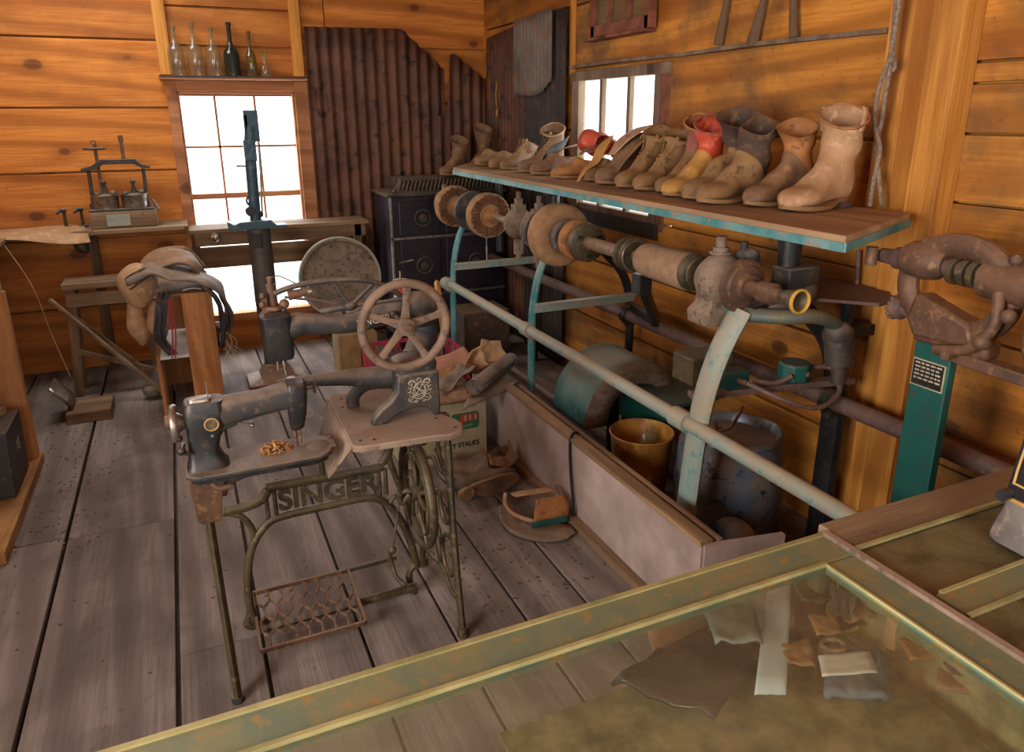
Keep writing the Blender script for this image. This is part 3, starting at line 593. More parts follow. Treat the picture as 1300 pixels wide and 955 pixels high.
# ---------------------------------------------------------------- boots
def boot(name, label, toe, heel, H, mats, w=.052, sh=.058, lean=0, cut=.0, laces=False, sole='l_dust', heelh=.022, crease=.006, seed=0, sag=0, top_out=0, pull=False, group=None, z=1.308, roll=0, pitch=0, cuff=None, band=None, cat='boot', tilt=.04, side=.35):
    """boot built toe towards +x at the origin, then set on its spot; toe and heel are floor points"""
    toe, heel = V(toe), V(heel); d = toe-heel; L = .285
    t = thing(name, label, cat, (0,0,0), group)
    hh = heelh
    R = [((L,.018),(L,.028),.010),((L-.008,.014),(L-.01,.05),.028),((L-.035,.013),(L-.04,.066),w*.88),((L-.08,.012),(L-.085,.074),w),((L-.12,.013),(L-.105,.088),w*.93),
         ((.115,.018),(.16,.112),w*.8),((.07,hh),(.135,.135),w*.74),((.025,hh),(.118,.15),w*.76),((.0,hh+.008),(.108,.163),w*.78),((-.006,.07),(.102,.178),w*.78)]
    if H <= .12:                                                  # low shoe: opening at the ankle
        R = R[:6]+[((.07,hh),(.132,.108),w*.78),((.028,hh),(.112,.098),w*.78),((.0,hh+.008),(.1,.092),w*.76),((-.007,.062),(.09,.09),w*.74),((-.006,.078),(.084,.092),w*.72)]
    n0 = len(R)
    if H > .13:
        R += [((-.004+lean*.2,.115),(.098+lean*.2,.19),w*.8)]
        zt = H; steps = 4
        for i in range(1, steps+1):
            f = i/steps; zb = .13+(zt-.13)*f; zf = .195+(zt-.195)*f
            R.append(((-.006-.006*f+lean*f-cut*f, zb+.008*f), (.1+.008*f+lean*f+top_out*f, zf-tilt*f*f), w*.8+(sh-w*.8)*f))
    def ring(a, b, hw, k=22, sq=.85):
        c = V(((a[0]+b[0])/2, 0, (a[1]+b[1])/2)); e = V(((b[0]-a[0])/2, 0, (b[1]-a[1])/2)); out = []
        for i in range(k):
            q = 2*pi*i/k; cc, ss = cos(q), sin(q)
            cc = abs(cc)**sq*(1 if cc > 0 else -1); ss = abs(ss)**sq*(1 if ss > 0 else -1)
            out.append(c+e*cc+V((0, hw*ss, 0)))
        return out
    A = spline([V((r[0][0], r[0][1], r[2])) for r in R], 3); B = spline([V((r[1][0], r[1][1], 0)) for r in R], 3)
    rings = [ring((a.x,a.y),(b.x,b.y),a.z) for a, b in zip(A, B)]
    if H > .13:
        for i, rr_ in enumerate(rings):
            f = max(0, (i-(len(rings)-13))/12)**1.5
            for p in rr_: p.z -= p.y*side*f
    g = MB(); inner = []
    for q in range(9):                                            # inside of the shaft
        rr = rings[-1-q*2] if len(rings) > q*2+2 else rings[0]; c = sum(rr, V((0,0,0)))/len(rr)
        inner.append([c+(p-c)*(.93 if q == 0 else .88) for p in rr])
    g.loft(rings+inner, caps=(True, True))
    for i, v in enumerate(g.v):                                   # creases and slouch
        k = min(1, max(0, (v.z-.05)/.1))
        nn = noise.noise(V((v.x*9+seed*5, v.y*9, v.z*22+seed)))
        g.v[i] = v+V((nn*crease*1.6*k+sag*k*sin(v.z*30)*.006, noise.noise(V((v.x*12, seed*3+v.z*16, v.y*9)))*crease*2.2*k, nn*crease*k))+noise.noise_vector(v*30+V((seed,)*3))*.0015
    def bend(g):
        return g
    # split the mesh by height when the shaft has its own leather
    if len(mats) > 1:
        nr = len(rings[0]); total = len(rings)+len(inner); cutr = n0*3-4
        a, b = MB(), MB(); V_ = g.v
        a.loft([V_[i*nr:(i+1)*nr] for i in range(0, cutr+1)], caps=(True, False)); b.loft([V_[i*nr:(i+1)*nr] for i in range(cutr, total)], caps=(False, True))
        a.build('foot', mats[0], t, smooth=60); b.build('shaft', mats[1], t, smooth=60)
    else: g.build('upper', mats[0], t, smooth=60)
    # sole and heel
    out = []
    for i in range(30):
        q = 2*pi*i/30; x = .5+.5*cos(q); wd = w*(.62 if x < .25 else (.62+.48*sin(min(1, (x-.25)/.5)*pi/2)))
        if x < .12: wd = w*.72
        out.append((x*(L+.008)-.006, sin(q)*wd*(1.0 if x > .3 else 1.05)))
    def zt(x): return (.012 if x > .13 else .012+(hh-.008)*min(1, (.13-x)/.05)) + (.008*max(0, (x-.2)/.09)**2)
    g = MB(); g.loft([[V((x, y*s, zt(x)+dz)) for x, y in out] for s, dz in ((.98,-.009),(1.03,-.006),(1.03,0),(1.0,.004))]); g.build('sole', sole, t)
    g = MB(); g.loft([[V((.028+x*.05, y*w*.8, z_)) for x, y in [(cos(q*pi/8), sin(q*pi/8)) for q in range(-4, 5)]+[(-1.0+.0, .55),(-1.0, -.55)][::1]] if False else [V((.026+.036*cos(q), w*.72*sin(q), z_)) for q in [2*pi*i/18 for i in range(18)]] for z_ in (0.001, hh-.004)]); g.build('heel', sole if sole != 'l_dust' else 'l_dark', t)
    if laces:
        g = MB(); e = MB(); pts = [(B[i].x+.002, B[i].y) for i in range(12, len(B)-1, 2)]
        for i, (x, zz) in enumerate(pts):
            wv = .012+.002*i; 
            for s_ in (-1, 1): e.torus((x-.004, s_*wv*1.1, zz-.001), (.7, s_*.35, .6), .0035, .0014, .0014, 10, 5)
            if i+1 < len(pts) and laces == 2:
                x2, z2 = pts[i+1]; g.tube([(x, -wv, zz+.002), (x2, wv, z2+.002)], .0018, 6); g.tube([(x, wv, zz+.002), (x2, -wv, z2+.002)], .0018, 6)
        e.build('eyelets', 'eyelet', t)['kind'] = 'stuff'
        if laces == 2: g.build('lace', 'blk', t)
    if pull:
        g = MB()
        for s_ in (-1, 1):
            g.grid(lambda u, v_: V((.05+lean-.012+.024*u, s_*(sh+.006)*(1-.25*abs(v_-.5)), H+.0-.06+.07*sin(v_*pi/2))), 2, 6)
        g.build('pull_strap', mats[-1], t, solid=.003)
    if band:
        g = MB(); k = len(rings)-1
        for rr, s_ in ((rings[k], 1.04),):
            c = sum(rr, V((0,0,0)))/len(rr); g.tube([c+(p-c)*s_ for p in rr], .004, 6, closed=True)
        g.build('top_binding', band, t)
    sc = d.length/L; ang = math.atan2(d.y, d.x)
    t.rotation_euler = (roll, pitch, ang); t.location = (heel.x, heel.y, z); t.scale = (sc, sc*1.0, sc)
    return t
grp = None
boot('low_shoe', 'low dusty shoe at the far end of the shelf', (1.665,4.25), (1.88,4.38), .10, ['l_dust'], crease=.004, seed=1, cat='shoe')
boot('low_shoe', 'low dusty shoe, second from the far end, beside the upright lace boot', (1.66,4.02), (1.885,4.12), .10, ['l_dust'], crease=.004, seed=2, cat='shoe')
boot('lace_boot', 'brown shoe with a loose lace and dusty toe in front of the upright ankle boot', (1.66,3.86), (1.9,3.93), .15, ['l_brown'], laces=1, seed=3, cat='shoe')
boot('lace_boot', 'upright brown lace-up ankle boot with stiff open shaft at the dark corner', (1.66,3.62), (1.94,3.68), .235, ['l_brown'], laces=2, seed=4, lean=.01, band='l_tan', cat='boot')
def flap(pts, w, mat, name, parent=None, thick=.003, side=(0,1,0), wob=.004, seed=0, label=None, cat=None):
    """bent sheet: centre line pts, widths w, across direction side"""
    c = spline(pts, 6); ws = spline([V((x,0,0)) for x in w], 6) if isinstance(w, (list,tuple)) else [V((w,0,0))]*len(c)
    s = V(side).normalized(); nv = 8; g = MB()
    vs = [c[i]+s*ws[i].x*(j/nv-.5)+noise.noise_vector((c[i]+s*(j/nv))*6+V((seed,)*3))*wob for i in range(len(c)) for j in range(nv+1)]
    g.add(vs, [(i*(nv+1)+j, (i+1)*(nv+1)+j, (i+1)*(nv+1)+j+1, i*(nv+1)+j+1) for i in range(len(c)-1) for j in range(nv)])
    o = g.build(name, mat, parent, solid=thick, smooth=60)
    if cat: tag(o, label, cat)
    return o
# shoe lying open, dark edged flaps standing up
b = boot('open_shoe', 'worn shoe with black-edged open flaps and reddish lining lying beside the ankle boot', (1.645,3.44), (1.92,3.5), .11, ['l_brown'], seed=5, cat='shoe')
def kid(b, fn, *a, **k):
    """add a bent flap to a placed shoe, given in the shoe's own space (toe +x)"""
    return fn(*a, parent=b, **k)
kid(b, flap, [(.2,-.02,.07),(.14,-.04,.11),(.06,-.05,.13),(.0,-.05,.17)], [.05,.07,.08,.06], 'l_black', 'side_flap', side=(0,.5,.8))
kid(b, flap, [(.16,.02,.09),(.1,.03,.13),(.0,.035,.15),(-.08,.03,.16)], [.05,.08,.09,.06], 'l_redb', 'tongue', side=(0,1,.3))
b = boot('work_shoe', 'low orange-brown work shoe with a knotted lace, toe at the shelf edge', (1.645,3.22), (1.9,3.16), .12, ['l_tan_o'], laces=1, seed=6, w=.052, cat='shoe')
kid(b, flap, [(.13,0,.12),(.09,.0,.15),(.04,0,.17)], [.05,.07,.05], 'l_brown', 'tongue')
b = boot('work_shoe', 'shoe with a yellow tan tongue flap curling over the shelf edge', (1.70,2.98), (1.95,3.05), .12, ['l_brown'], seed=7, cat='shoe')
kid(b, flap, [(.31,-.03,-.0),(.26,-.03,.06),(.2,-.02,.1),(.15,-.02,.17),(.1,0,.22)], [.02,.05,.09,.1,.03], 'l_yel', 'tongue', side=(.3,1,.1), wob=.006)
# red-orange shoe tipped up against the window, sole outwards
boot('leather_slipper', 'orange-red shoe tipped on end against the barred window', (1.97,3.46), (1.99,3.13), .12, ['l_red'], seed=8, z=1.43, roll=-1.2, pitch=-.12, sole='l_red', cat='shoe')
# boot with a wide folded leather flap
b = boot('flap_boot', 'boot with a wide floppy tan leather flap folded over its shaft', (1.66,2.8), (1.96,2.9), .17, ['l_brown'], seed=9, lean=-.02)
kid(b, flap, [(.13,-.07,.11),(.1,-.03,.17),(.04,.02,.215),(-.03,.04,.225)], [.10,.19,.22,.14], 'l_tan', 'leather_flap', side=(.55,.8,.05), wob=.008)
kid(b, flap, [(.24,.02,.02),(.19,.02,.09),(.12,.03,.16),(.04,.05,.2)], [.06,.09,.12,.12], 'l_brown', 'leather_flap', side=(.2,1,.05), wob=.008)
boot('lace_boot', 'dusty lace boot with brass eyelets next to the floppy tan flap', (1.655,2.63), (1.94,2.72), .225, ['l_dust'], laces=1, seed=10, w=.045)
boot('lace_boot', 'dusty lace boot with brass eyelets beside the red-brown tall boot', (1.655,2.5), (1.94,2.57), .22, ['l_dust'], laces=1, seed=11, w=.045)
boot('tall_boot', 'tall red-brown boot with a dusty tan foot, rear of the two red ones', (1.69,2.4), (1.95,2.455), .30, ['l_dust','l_redb'], seed=12, sh=.058, band='l_yel', pull=True)
boot('tall_boot', 'bright orange-red topped boot with a tan foot and pull straps', (1.63,2.27), (1.9,2.315), .285, ['l_yel','l_red'], seed=13, sh=.062, band='l_redb', pull=True, crease=.009)
boot('tall_boot', 'wide-topped dark brown tall boot beside the orange-red boot', (1.63,2.15), (1.93,2.185), .285, ['l_dust','l_dark'], seed=14, sh=.066, crease=.012, top_out=.03)
boot('tall_boot', 'slouching boot with a dark folded top and dusty brown foot', (1.60,2.03), (1.885,2.06), .27, ['l_dust','l_dark'], seed=15, sh=.055, crease=.014, lean=-.02)
boot('tall_boot', 'brown boot with a gaping rust-lined top beside the pale tan boot', (1.69,1.9), (1.97,1.935), .27, ['l_brown','l_tan_o'], seed=16, sh=.055, crease=.008, cut=.0, lean=.02)
boot('tall_boot', 'large pale tan boot with a scalloped top at the near end of the shelf', (1.70,1.745), (2.0,1.79), .285, ['l_tan'], seed=17, w=.058, sh=.066, crease=.006, pull=True, band='l_tan_o')
# two dark boots standing on the stove shelf in the corner
boot('tall_boot', 'dark dusty boot on the stove, nearer the bright window', (1.66,4.9), (1.88,5.05), .27, ['l_brown'], seed=18, w=.06, sh=.066, z=1.205, crease=.009)
boot('tall_boot', 'dark boot on the stove, hard in the room corner', (1.85,4.9), (2.07,5.08), .33, ['l_brown'], seed=19, w=.06, sh=.07, z=1.205, crease=.009)
# ================================================================ treadle stand
st = thing('treadle_stand', 'cast iron treadle stand with scrollwork sides and lettered brace under the two sewing machines', 'sewing machine stand', (.3, 2.05, 0))
yb = 2.15
# left side iron: long straight front leg bar
g = MB(); g.tube([(-.038,1.965,.56),(-.034,1.93,.3),(-.028,1.88,.02)], .01, 10, flat=(.022,.012), up=(0,1,0)); g.build('leg', 'bronze', st)
g = MB(); g.cyl((-.028,1.88,0),(-.028,1.88,.02),.018); g.build('foot', 'iron_dust', st)
# lettered brace: arched frame in the plane y = 2.15
g = MB()
def P2(x, z): return V((x, yb, z))
top = spline([P2(.0,.46),P2(.06,.462),P2(.11,.475),P2(.135,.505),P2(.16,.512),P2(.46,.505),P2(.49,.52),P2(.515,.56),P2(.52,.64)], 5)
g.tube(top, .01, 10, flat=(.016,.012), up=(0,0,1))
arc = spline([P2(.065,.02),P2(.045,.07),P2(.04,.16),P2(.05,.26),P2(.075,.335),P2(.12,.39),P2(.17,.405),P2(.3,.408),P2(.42,.408),P2(.475,.39),P2(.52,.34),P2(.56,.25),P2(.583,.15),P2(.59,.1)], 5)
g.tube(arc, .013, 10)
g.tube(spline([P2(.01,.455),P2(.05,.43),P2(.075,.38),P2(.075,.33)],5), .01, 8)                  # fork at the left
g.tube(spline([P2(.52,.64),P2(.515,.54),P2(.54,.44),P2(.56,.36),P2(.585,.2)],5), .01, 8)
for x in (.125, .15, .478, .5): g.tube([P2(x,.405),P2(x,.5)], .007, 8)
g.tube([P2(.3,.508),P2(.3,.56),P2(.3,.6)], .009, 8)
g.build('brace', 'bronze', st)
text('lettering', 'SINGER', .094, 'bronze', (.315, yb, .457), (1.0,0,0), (0,0,1), st, .006, weight=.003)
g = MB(); g.tube(spline([P2(.04,.1),P2(.03,.06),P2(.045,.035),P2(.075,.045),P2(.085,.02),P2(.09,.0)],5), .011, 8); g.tube(spline([P2(.04,.09),P2(.02,.05),P2(.04,.03)],4), .009, 8); g.build('scroll_foot', 'bronze', st)
g = MB(); g.tube(spline([P2(.59,.12),P2(.565,.09),P2(.562,.05),P2(.575,.02),P2(.575,0)],5), .012, 8); g.build('scroll_foot', 'bronze', st)
# right side iron in the plane x = .655
def Q2(y, z, x=.655): return V((x, y, z))
g = MB(); g.tube(spline([Q2(1.97,.73),Q2(1.955,.6),Q2(1.94,.4),Q2(1.91,.2),Q2(1.875,.03)],5), .011, 10, flat=(.014,.011), up=(0,1,0)); g.tube([Q2(1.875,.03),Q2(1.87,.0)], .02, 10); g.build('leg', 'bronze', st)
g = MB(); g.tube(spline([Q2(2.3,.73),Q2(2.31,.6),Q2(2.3,.4),Q2(2.27,.2),Q2(2.3,.03)],5), .011, 10, flat=(.014,.011), up=(0,1,0)); g.tube([Q2(2.3,.03),Q2(2.3,.0)], .02, 10); g.build('leg', 'bronze', st)
g = MB()
for c in ([(1.96,.7),(2.03,.66),(2.06,.58),(2.01,.53),(1.97,.57),(2.0,.61)], [(1.95,.42),(2.02,.45),(2.06,.4),(2.02,.34),(1.97,.36),(1.99,.4)],
          [(1.93,.3),(2.0,.3),(2.05,.24),(2.03,.17),(1.97,.16),(1.95,.21),(1.99,.23)], [(2.3,.68),(2.22,.64),(2.18,.57),(2.24,.52),(2.28,.57)],
          [(2.3,.42),(2.22,.42),(2.18,.35),(2.22,.28),(2.27,.31)], [(1.9,.12),(1.97,.1),(2.06,.14),(2.14,.12),(2.25,.1),(2.29,.12)], [(1.96,.5),(2.06,.49),(2.12,.52),(2.2,.49),(2.3,.5)],
          [(2.05,.2),(2.1,.28),(2.14,.2),(2.1,.13),(2.05,.2)]):
    g.tube(spline([Q2(y,z) for y, z in c],6), .0075, 8)
g.build('scrollwork', 'bronze', st)
# table top plate support rails
g = MB(); g.bar((.5,2.15,.64),(.655,2.15,.7),.02,.02); g.bar((.345,1.97,.725),(.66,1.97,.725),.03,.02); g.bar((.345,2.18,.725),(.66,2.18,.725),.03,.02); g.build('top_rail', 'brown_iron', st)
# drive wheel
g = MB(); c = V((.585,2.08,.425)); g.torus(c, (1,0,0), .172, .011, .014, 44, 10); g.torus(c, (1,0,0), .135, .005, .01, 40, 8)
for k in range(6):
    t = 2*pi*k/6; d = V((0,cos(t),sin(t))); e = V((0,-sin(t),cos(t)))
    g.tube(spline([c+d*.02, c+d*.07+e*.02, c+d*.12+e*.0, c+d*.165],4), .007, 8)
g.cyl(c-V((.02,0,0)), c+V((.03,0,0)), .024); g.build('drive_wheel', 'bronze', st)
g = MB(); g.cyl((.58,2.08,.425),(.66,2.08,.425),.01); g.build('axle', 'steel', st)
# crank, pitman rod, treadle
g = MB(); g.tube(spline([(.56,2.08,.425),(.53,2.08,.4),(.525,2.08,.43)],4), .009, 8); g.tube(spline([(.5,2.1,.4),(.515,2.1,.42),(.535,2.1,.4),(.55,2.1,.43),(.57,2.09,.425)],5), .008, 8); g.build('crank', 'bronze', st)
g = MB(); g.tube([(.525,2.09,.4),(.5,2.12,.2)], .004, 8); g.build('pitman_rod', 'steel', st)
g = MB(); g.tube(spline([(.495,2.12,.225),(.5,2.14,.2),(.5,2.15,.16),(.51,2.13,.1),(.535,2.11,.07)],5), .008, 8); g.sphere((.5,2.12,.21),.014); g.build('rod_end', 'bronze', st)
tx0, tx1, ty0, ty1, tz = .052, .372, 2.0, 2.255, .075
g = MB(); tl = lambda x, y: V((x, y, .05+(y-2.0)/.255*.035))
fr = [tl(tx0,ty0),tl(tx1,ty0),tl(tx1,ty1),tl(tx0,ty1)]
for a, b in zip(fr, fr[1:]+fr[:1]): g.bar(a, b, .009, .013)
nx, ny = 8, 4                                                # rounded lattice
for i in range(nx):
    for j in range(ny):
        cx = tx0+(i+.5+(.25 if j % 2 else -.25))*(tx1-tx0)/nx; cy = ty0+(j+.5)*(ty1-ty0)/ny; rx_, ry_ = (tx1-tx0)/nx*.5, (ty1-ty0)/ny*.66
        pts = [V((min(tx1,max(tx0,cx+rx_*cos(q))), min(ty1,max(ty0,cy+ry_*sin(q))), 0)) for q in [2*pi*k/12 for k in range(12)]]
        g.tube([V((p.x,p.y,.05+(p.y-2.0)/.255*.035)) for p in pts], .0032, 5, closed=True)
g.build('treadle_plate', 'brown_iron', st)['label'] = 'rusty brown lattice foot plate'
g = MB(); g.bar(tl(tx1-.01,ty1)+V((0,0,.0)), (.545,2.26,.085), .012, .014); g.build('treadle_arm', 'bronze', st, smooth=0)
g = MB(); g.bar((.06,2.125,.035),(.58,2.125,.04),.035,.008); g.bar((.38,2.11,.05),(.575,2.108,.055),.006,.03); g.build('floor_rail', 'bronze', st, smooth=0)
# left bracket that carries the flat bed machine
g = MB()
g.loft([[V((x,y,z)) for x,y in ((cx-w,1.96+0-d),(cx+w,1.96-d),(cx+w,1.96+d),(cx-w,1.96+d))] for z,cx,w,d in ((.545,-.035,.022,.018),(.56,-.036,.03,.026),(.62,-.034,.036,.034),(.68,-.03,.045,.04),(.722,-.02,.05,.045))])
g.tube(spline([(-.0,1.95,.62),(.02,1.95,.655),(.08,1.95,.675),(.16,1.95,.675),(.24,1.96,.68),(.3,2.0,.69),(.35,2.05,.70)],5), .012, 10, flat=(.016,.014), up=(0,0,1))
g.tube(spline([(-.02,1.9,.72),(-.01,1.885,.675),(.03,1.885,.67)],5), .008, 8)
for x in (.0,.14,.27): g.cyl((x,1.93,.675),(x,1.93,.722),.012)
g.build('bed_bracket', 'brown_iron', st, bevel=.002)['label'] = 'rusty brown casting under the flat bed machine'
# ================================================================ plate that carries the patcher, with its down-turned flap
pt = thing('machine_table', 'dust-covered iron table plate with a sloping side flap under the wheeled patching machine', 'table', (.48, 2.0, .735))
g = MB(); out = [(.337,1.815),(.36,1.80),(.56,1.785),(.60,1.775),(.645,1.79),(.66,1.83),(.655,1.87),(.632,1.92),(.625,2.0),(.62,2.2),(.60,2.215),(.352,2.215),(.345,2.19)]
g.prism(out, (0,0,.745), (1,0,0), (0,1,0), .02); g.build('plate', 'dust', pt, bevel=.004)
g = MB(); g.prism([(0,0),(0,.395),(.085,.30),(.075,.04)], (.338,1.815,.745), (0,0,-1), (0,1,0), .006)
g2 = MB(); g2.add([(.338,1.815,.75),(.345,2.2,.75),(.29,2.09,.665),(.275,1.85,.655)], [(0,1,2,3)]); g2.build('side_flap', 'dust', pt, solid=.006)
for x, y in ((.365,1.84),(.38,2.17),(.6,1.9),(.63,1.815),(.37,2.1),(.4,1.83)):
    g = MB(); g.cyl((x,y,.7551),(x,y,.7562),.004,n=10); g.build('bolt_hole', 'blk', pt)
# ================================================================ patching machine (cylinder arm, big hand wheel)
pm = thing('patching_machine', 'dusty black cobbler patching machine with a large five-spoke hand wheel and long arms', 'sewing machine', (.52, 2.0, .755))
yc = 1.978; g = MB()
# body: block splitting into legs below
def rr(cx, cy, hx, hy, z, k=20, p=.45):
    o = []
    for i in range(k):
        q = 2*pi*i/k; c, s_ = cos(q), sin(q)
        o.append(V((cx+hx*abs(c)**p*(1 if c > 0 else -1), cy+hy*abs(s_)**p*(1 if s_ > 0 else -1), z)))
    return o
g.loft([rr(.563,yc,.062,.046,.795), rr(.563,yc,.0615,.047,.83), rr(.563,yc,.061,.048,.89), rr(.563,yc,.064,.052,.91), rr(.563,yc,.06,.048,.922), rr(.565,yc+.01,.04,.035,.93)])
g.build('body', 'iron_dust', pm)
g = MB()
g.prism([(-.061,.14),(.0605,.14),(.062,.07),(.063,.0),(.042,.0),(.036,.016),(.018,.03),(-.01,.035),(-.045,.03),(-.075,.018),(-.1,.0),(-.145,.0),(-.138,.022),(-.115,.046),(-.085,.066),(-.066,.09)], (.56,1.932,.7565), (1,0,0), (0,0,1), .036)
g.build('front_foot', 'iron_dust', pm, bevel=.007)
g = MB(); g.tube(spline([(.53,2.03,.83),(.49,2.06,.83),(.44,2.085,.82),(.405,2.09,.79),(.4,2.09,.757)],6), .02, 12, flat=(.012,.02), up=(0,1,0)); g.tube(spline([(.6,2.03,.85),(.62,2.06,.8),(.625,2.07,.757)],5), .018, 10); g.build('rear_foot', 'iron_dust', pm)
# decal: cream scroll monogram on the front
dy = 1.9135
g = MB(); ex, ez = .56, .845
def sp(pts, r=.0011): g.tube(spline([V((ex+x, dy, ez+z)) for x, z in pts], 6), r, 6)
sp([(.018,.02),(.0,.026),(-.012,.016),(-.004,.004),(.012,-.004),(.014,-.018),(-.002,-.026),(-.018,-.018)], .0018)
sp([(-.03,.026),(-.018,.03),(-.01,.02),(.002,-.0),(.016,-.022),(.03,-.026)]); sp([(.03,.028),(.018,.03),(.008,.016),(-.004,-.002),(-.02,-.02),(-.03,-.03)])
sp([(-.008,.03),(-.002,.038),(.006,.032),(.0,.024)]); sp([(-.02,-.008),(-.006,-.014),(.006,-.01),(.02,-.012)]); sp([(-.01,.02),(.006,.018),(.016,.01),(.014,-.004),(.002,-.012),(-.012,-.006),(-.014,.006)])
for sx in (-1, 1):
    sp([(sx*.006,-.03),(sx*.012,-.036),(sx*.018,-.03)]); sp([(sx*.03,-.012),(sx*.022,-.016),(sx*.018,-.008),(sx*.026,-.004)])
    sp([(sx*.012,.028),(sx*.024,.034),(sx*.032,.026),(sx*.026,.018),(sx*.02,.024)]); sp([(sx*.034,.012),(sx*.026,.006),(sx*.03,-.004),(sx*.036,.0)]); sp([(sx*.01,-.028),(sx*.022,-.034),(sx*.034,-.026),(sx*.028,-.018)]); sp([(sx*.02,.0),(sx*.014,.01),(sx*.022,.014),(sx*.026,.006)])
g.torus((ex,dy,ez),(0,1,0),.019,.0008,.0008,26,6); g.build('emblem', 'cream', pm)
# lower cylinder arm
g = MB(); g.tube([(.52,2.03,.858),(.48,2.03,.861),(.36,2.03,.874),(.24,2.03,.882),(.19,2.03,.884)], [.036,.033,.022,.014,.012], 16); g.sphere((.19,2.03,.884),.012); g.build('cylinder_arm', 'iron_dust', pm)
g = MB(); g.cyl((.22,2.03,.893),(.22,2.03,.898),.012); g.build('needle_plate', 'steel', pm)
# rear neck and upper arm
g = MB(); g.tube(spline([(.59,2.05,.9),(.63,2.08,.96),(.64,2.08,1.02),(.60,2.07,1.05),(.52,2.06,1.045),(.42,2.05,1.03),(.33,2.05,1.035),(.26,2.05,1.045),(.22,2.05,1.03)],5), [.04]*6+[.045]*4+[.05,.054,.054,.054,.052]+[.05,.047,.044,.042,.04]+[.036,.034,.032,.03,.03]+[.028]*5+[.03]*5+[.034]*6, 16)
g.sphere((.62,2.06,1.045),.062,(1.1,.8,.9)); g.build('upper_arm', 'iron_dust', pm)
text('lettering', 'SINGER', .03, 'cream', (.46, 2.002, 1.043), (.99,0,.08), (-.06,0,1), pm, .0008)
# needle head at the left end
g = MB(); g.loft([rr(.2,2.05,.034,.032,.953), rr(.199,2.05,.039,.036,.965), rr(.197,2.05,.04,.038,1.06), rr(.196,2.05,.042,.04,1.078), rr(.197,2.05,.026,.026,1.092)])
g.build('needle_head', 'iron', pm, bevel=.002)
g = MB(); g.cyl((.195,2.05,1.09),(.193,2.05,1.165),.013); g.cyl((.193,2.05,1.16),(.193,2.05,1.185),.008); g.torus((.195,2.05,1.1),(0,0,1),.022,.007,.007,24,8); g.box((.165,2.03,1.09),(.178,2.045,1.13)); g.sphere((.168,2.03,1.138),.009); g.sphere((.165,2.025,1.115),.009); g.sphere((.224,2.045,1.108),.014); g.build('presser_mechanism', 'brown_iron', pm)
g = MB(); g.cyl((.205,2.04,.955),(.21,2.035,.905),.0035); g.cyl((.19,2.04,.955),(.19,2.04,.92),.003); g.build('needle_bar', 'steel', pm)
g = MB(); g.tube(spline([(.193,2.05,1.18),(.215,2.05,1.186),(.24,2.04,1.175),(.27,2.04,1.155)],6), .002, 6); g.build('spring_wire', 'steel', pm)
# arched spoked lever above the arm
g = MB(); g.tube(spline([(.2,2.04,1.14),(.24,2.03,1.155),(.3,2.03,1.163),(.39,2.03,1.163),(.46,2.03,1.152),(.52,2.03,1.125),(.56,2.04,1.09)],6), .008, 8, flat=(.008,.01), up=(0,0,1))
hb = V((.402,2.03,1.085)); g.sphere(hb, .016, (1.2,1,.8))
for q in ((.3,1.158),(.36,1.16),(.475,1.145),(.56,1.09)): g.tube([hb,(q[0],2.03,q[1])], .0055, 8)
g.tube([(.225,2.03,1.13),(.3,2.025,1.115),hb], .004, 8); g.tube([hb,(.36,2.03,1.08),(.32,2.04,1.075)], .008, 8)
g.build('take_up_lever', 'iron_dust', pm)
g = MB(); g.cyl((.235,2.03,1.133),(.285,2.028,1.14),.014,.011); g.build('oiler_tube', 'brown_iron', pm)
g = MB(); g.cyl((.286,2.028,1.14),(.297,2.028,1.141),.012); g.build('bright_collar', 'steel', pm)
# hand wheel
hc = at(514, 414, Y=1.9); g = MB(); R = .12
g.torus(hc, (0,1,0), R, .0125, .015, 56, 12)
for k in range(5):
    t = 2*pi*k/5+radians(85); d = V((cos(t),0,sin(t))); e = V((-sin(t),0,cos(t)))
    g.loft([[hc+d*r+e*a*w+V((0,b*.008,0)) for a,b in ((-1,-.6),(0,-1),(1,-.6),(1,.6),(0,1),(-1,.6))] for r,w in ((.018,.013),(.05,.009),(.09,.0085),(.112,.013))])
g.lathe([(-.02,.014),(-.018,.02),(.0,.026),(.02,.024),(.025,.0)], hc, (0,-1,0), 24); g.build('hand_wheel', 'wheel_b', pm)
g = MB(); g.lathe([(0,.006),(.004,.012),(.008,.011),(.009,.0)], hc+V((0,-.024,0)), (0,-1,0), 6); g.build('wheel_nut', 'brown_iron', pm)
g = MB(); g.cyl(hc, (hc.x,2.08,hc.z), .014); g.lathe([(0,.02),(.004,.042),(.012,.048),(.02,.042),(.024,.02)], (hc.x+.03,2.04,hc.z-.02), (0,1,0), 24); g.build('drive_shaft', 'iron', pm)
# second wheel seen edge-on behind
g = MB(); g.lathe([(-.006,.02),(-.008,.085),(0,.092),(.008,.085),(.006,.02)], (.69,2.09,1.03), (.93,-.3,.1), 40); g.build('winder_disc', 'l_yel', pm)['label'] = 'cream disc edge-on behind the hand wheel'
g = MB(); g.cyl((.60,2.09,1.03),(.69,2.09,1.03),.012); g.build('winder_shaft', 'iron', pm)
# spool pin and spool
g = MB(); g.cyl((.565,2.08,1.06),(.565,2.08,1.163),.003); g.build('spool_pin', 'steel', pm)
sl = thing('thread_spool', 'red thread spool on the pin above the patching machine arm', 'thread spool', (.565,2.08,1.085))
g = MB(); g.lathe([(0,.0035),(0,.022),(.004,.022),(.006,.018),(.046,.018),(.048,.022),(.052,.022),(.052,.0035)], (.565,2.08,1.085)); g.build('spool', 'white', sl)['label'] = 'white plastic spool ends'
g = MB(); g.lathe([(.006,.004),(.006,.0205),(.046,.0205),(.046,.004)], (.565,2.08,1.085)); g.build('thread', 'red', sl)
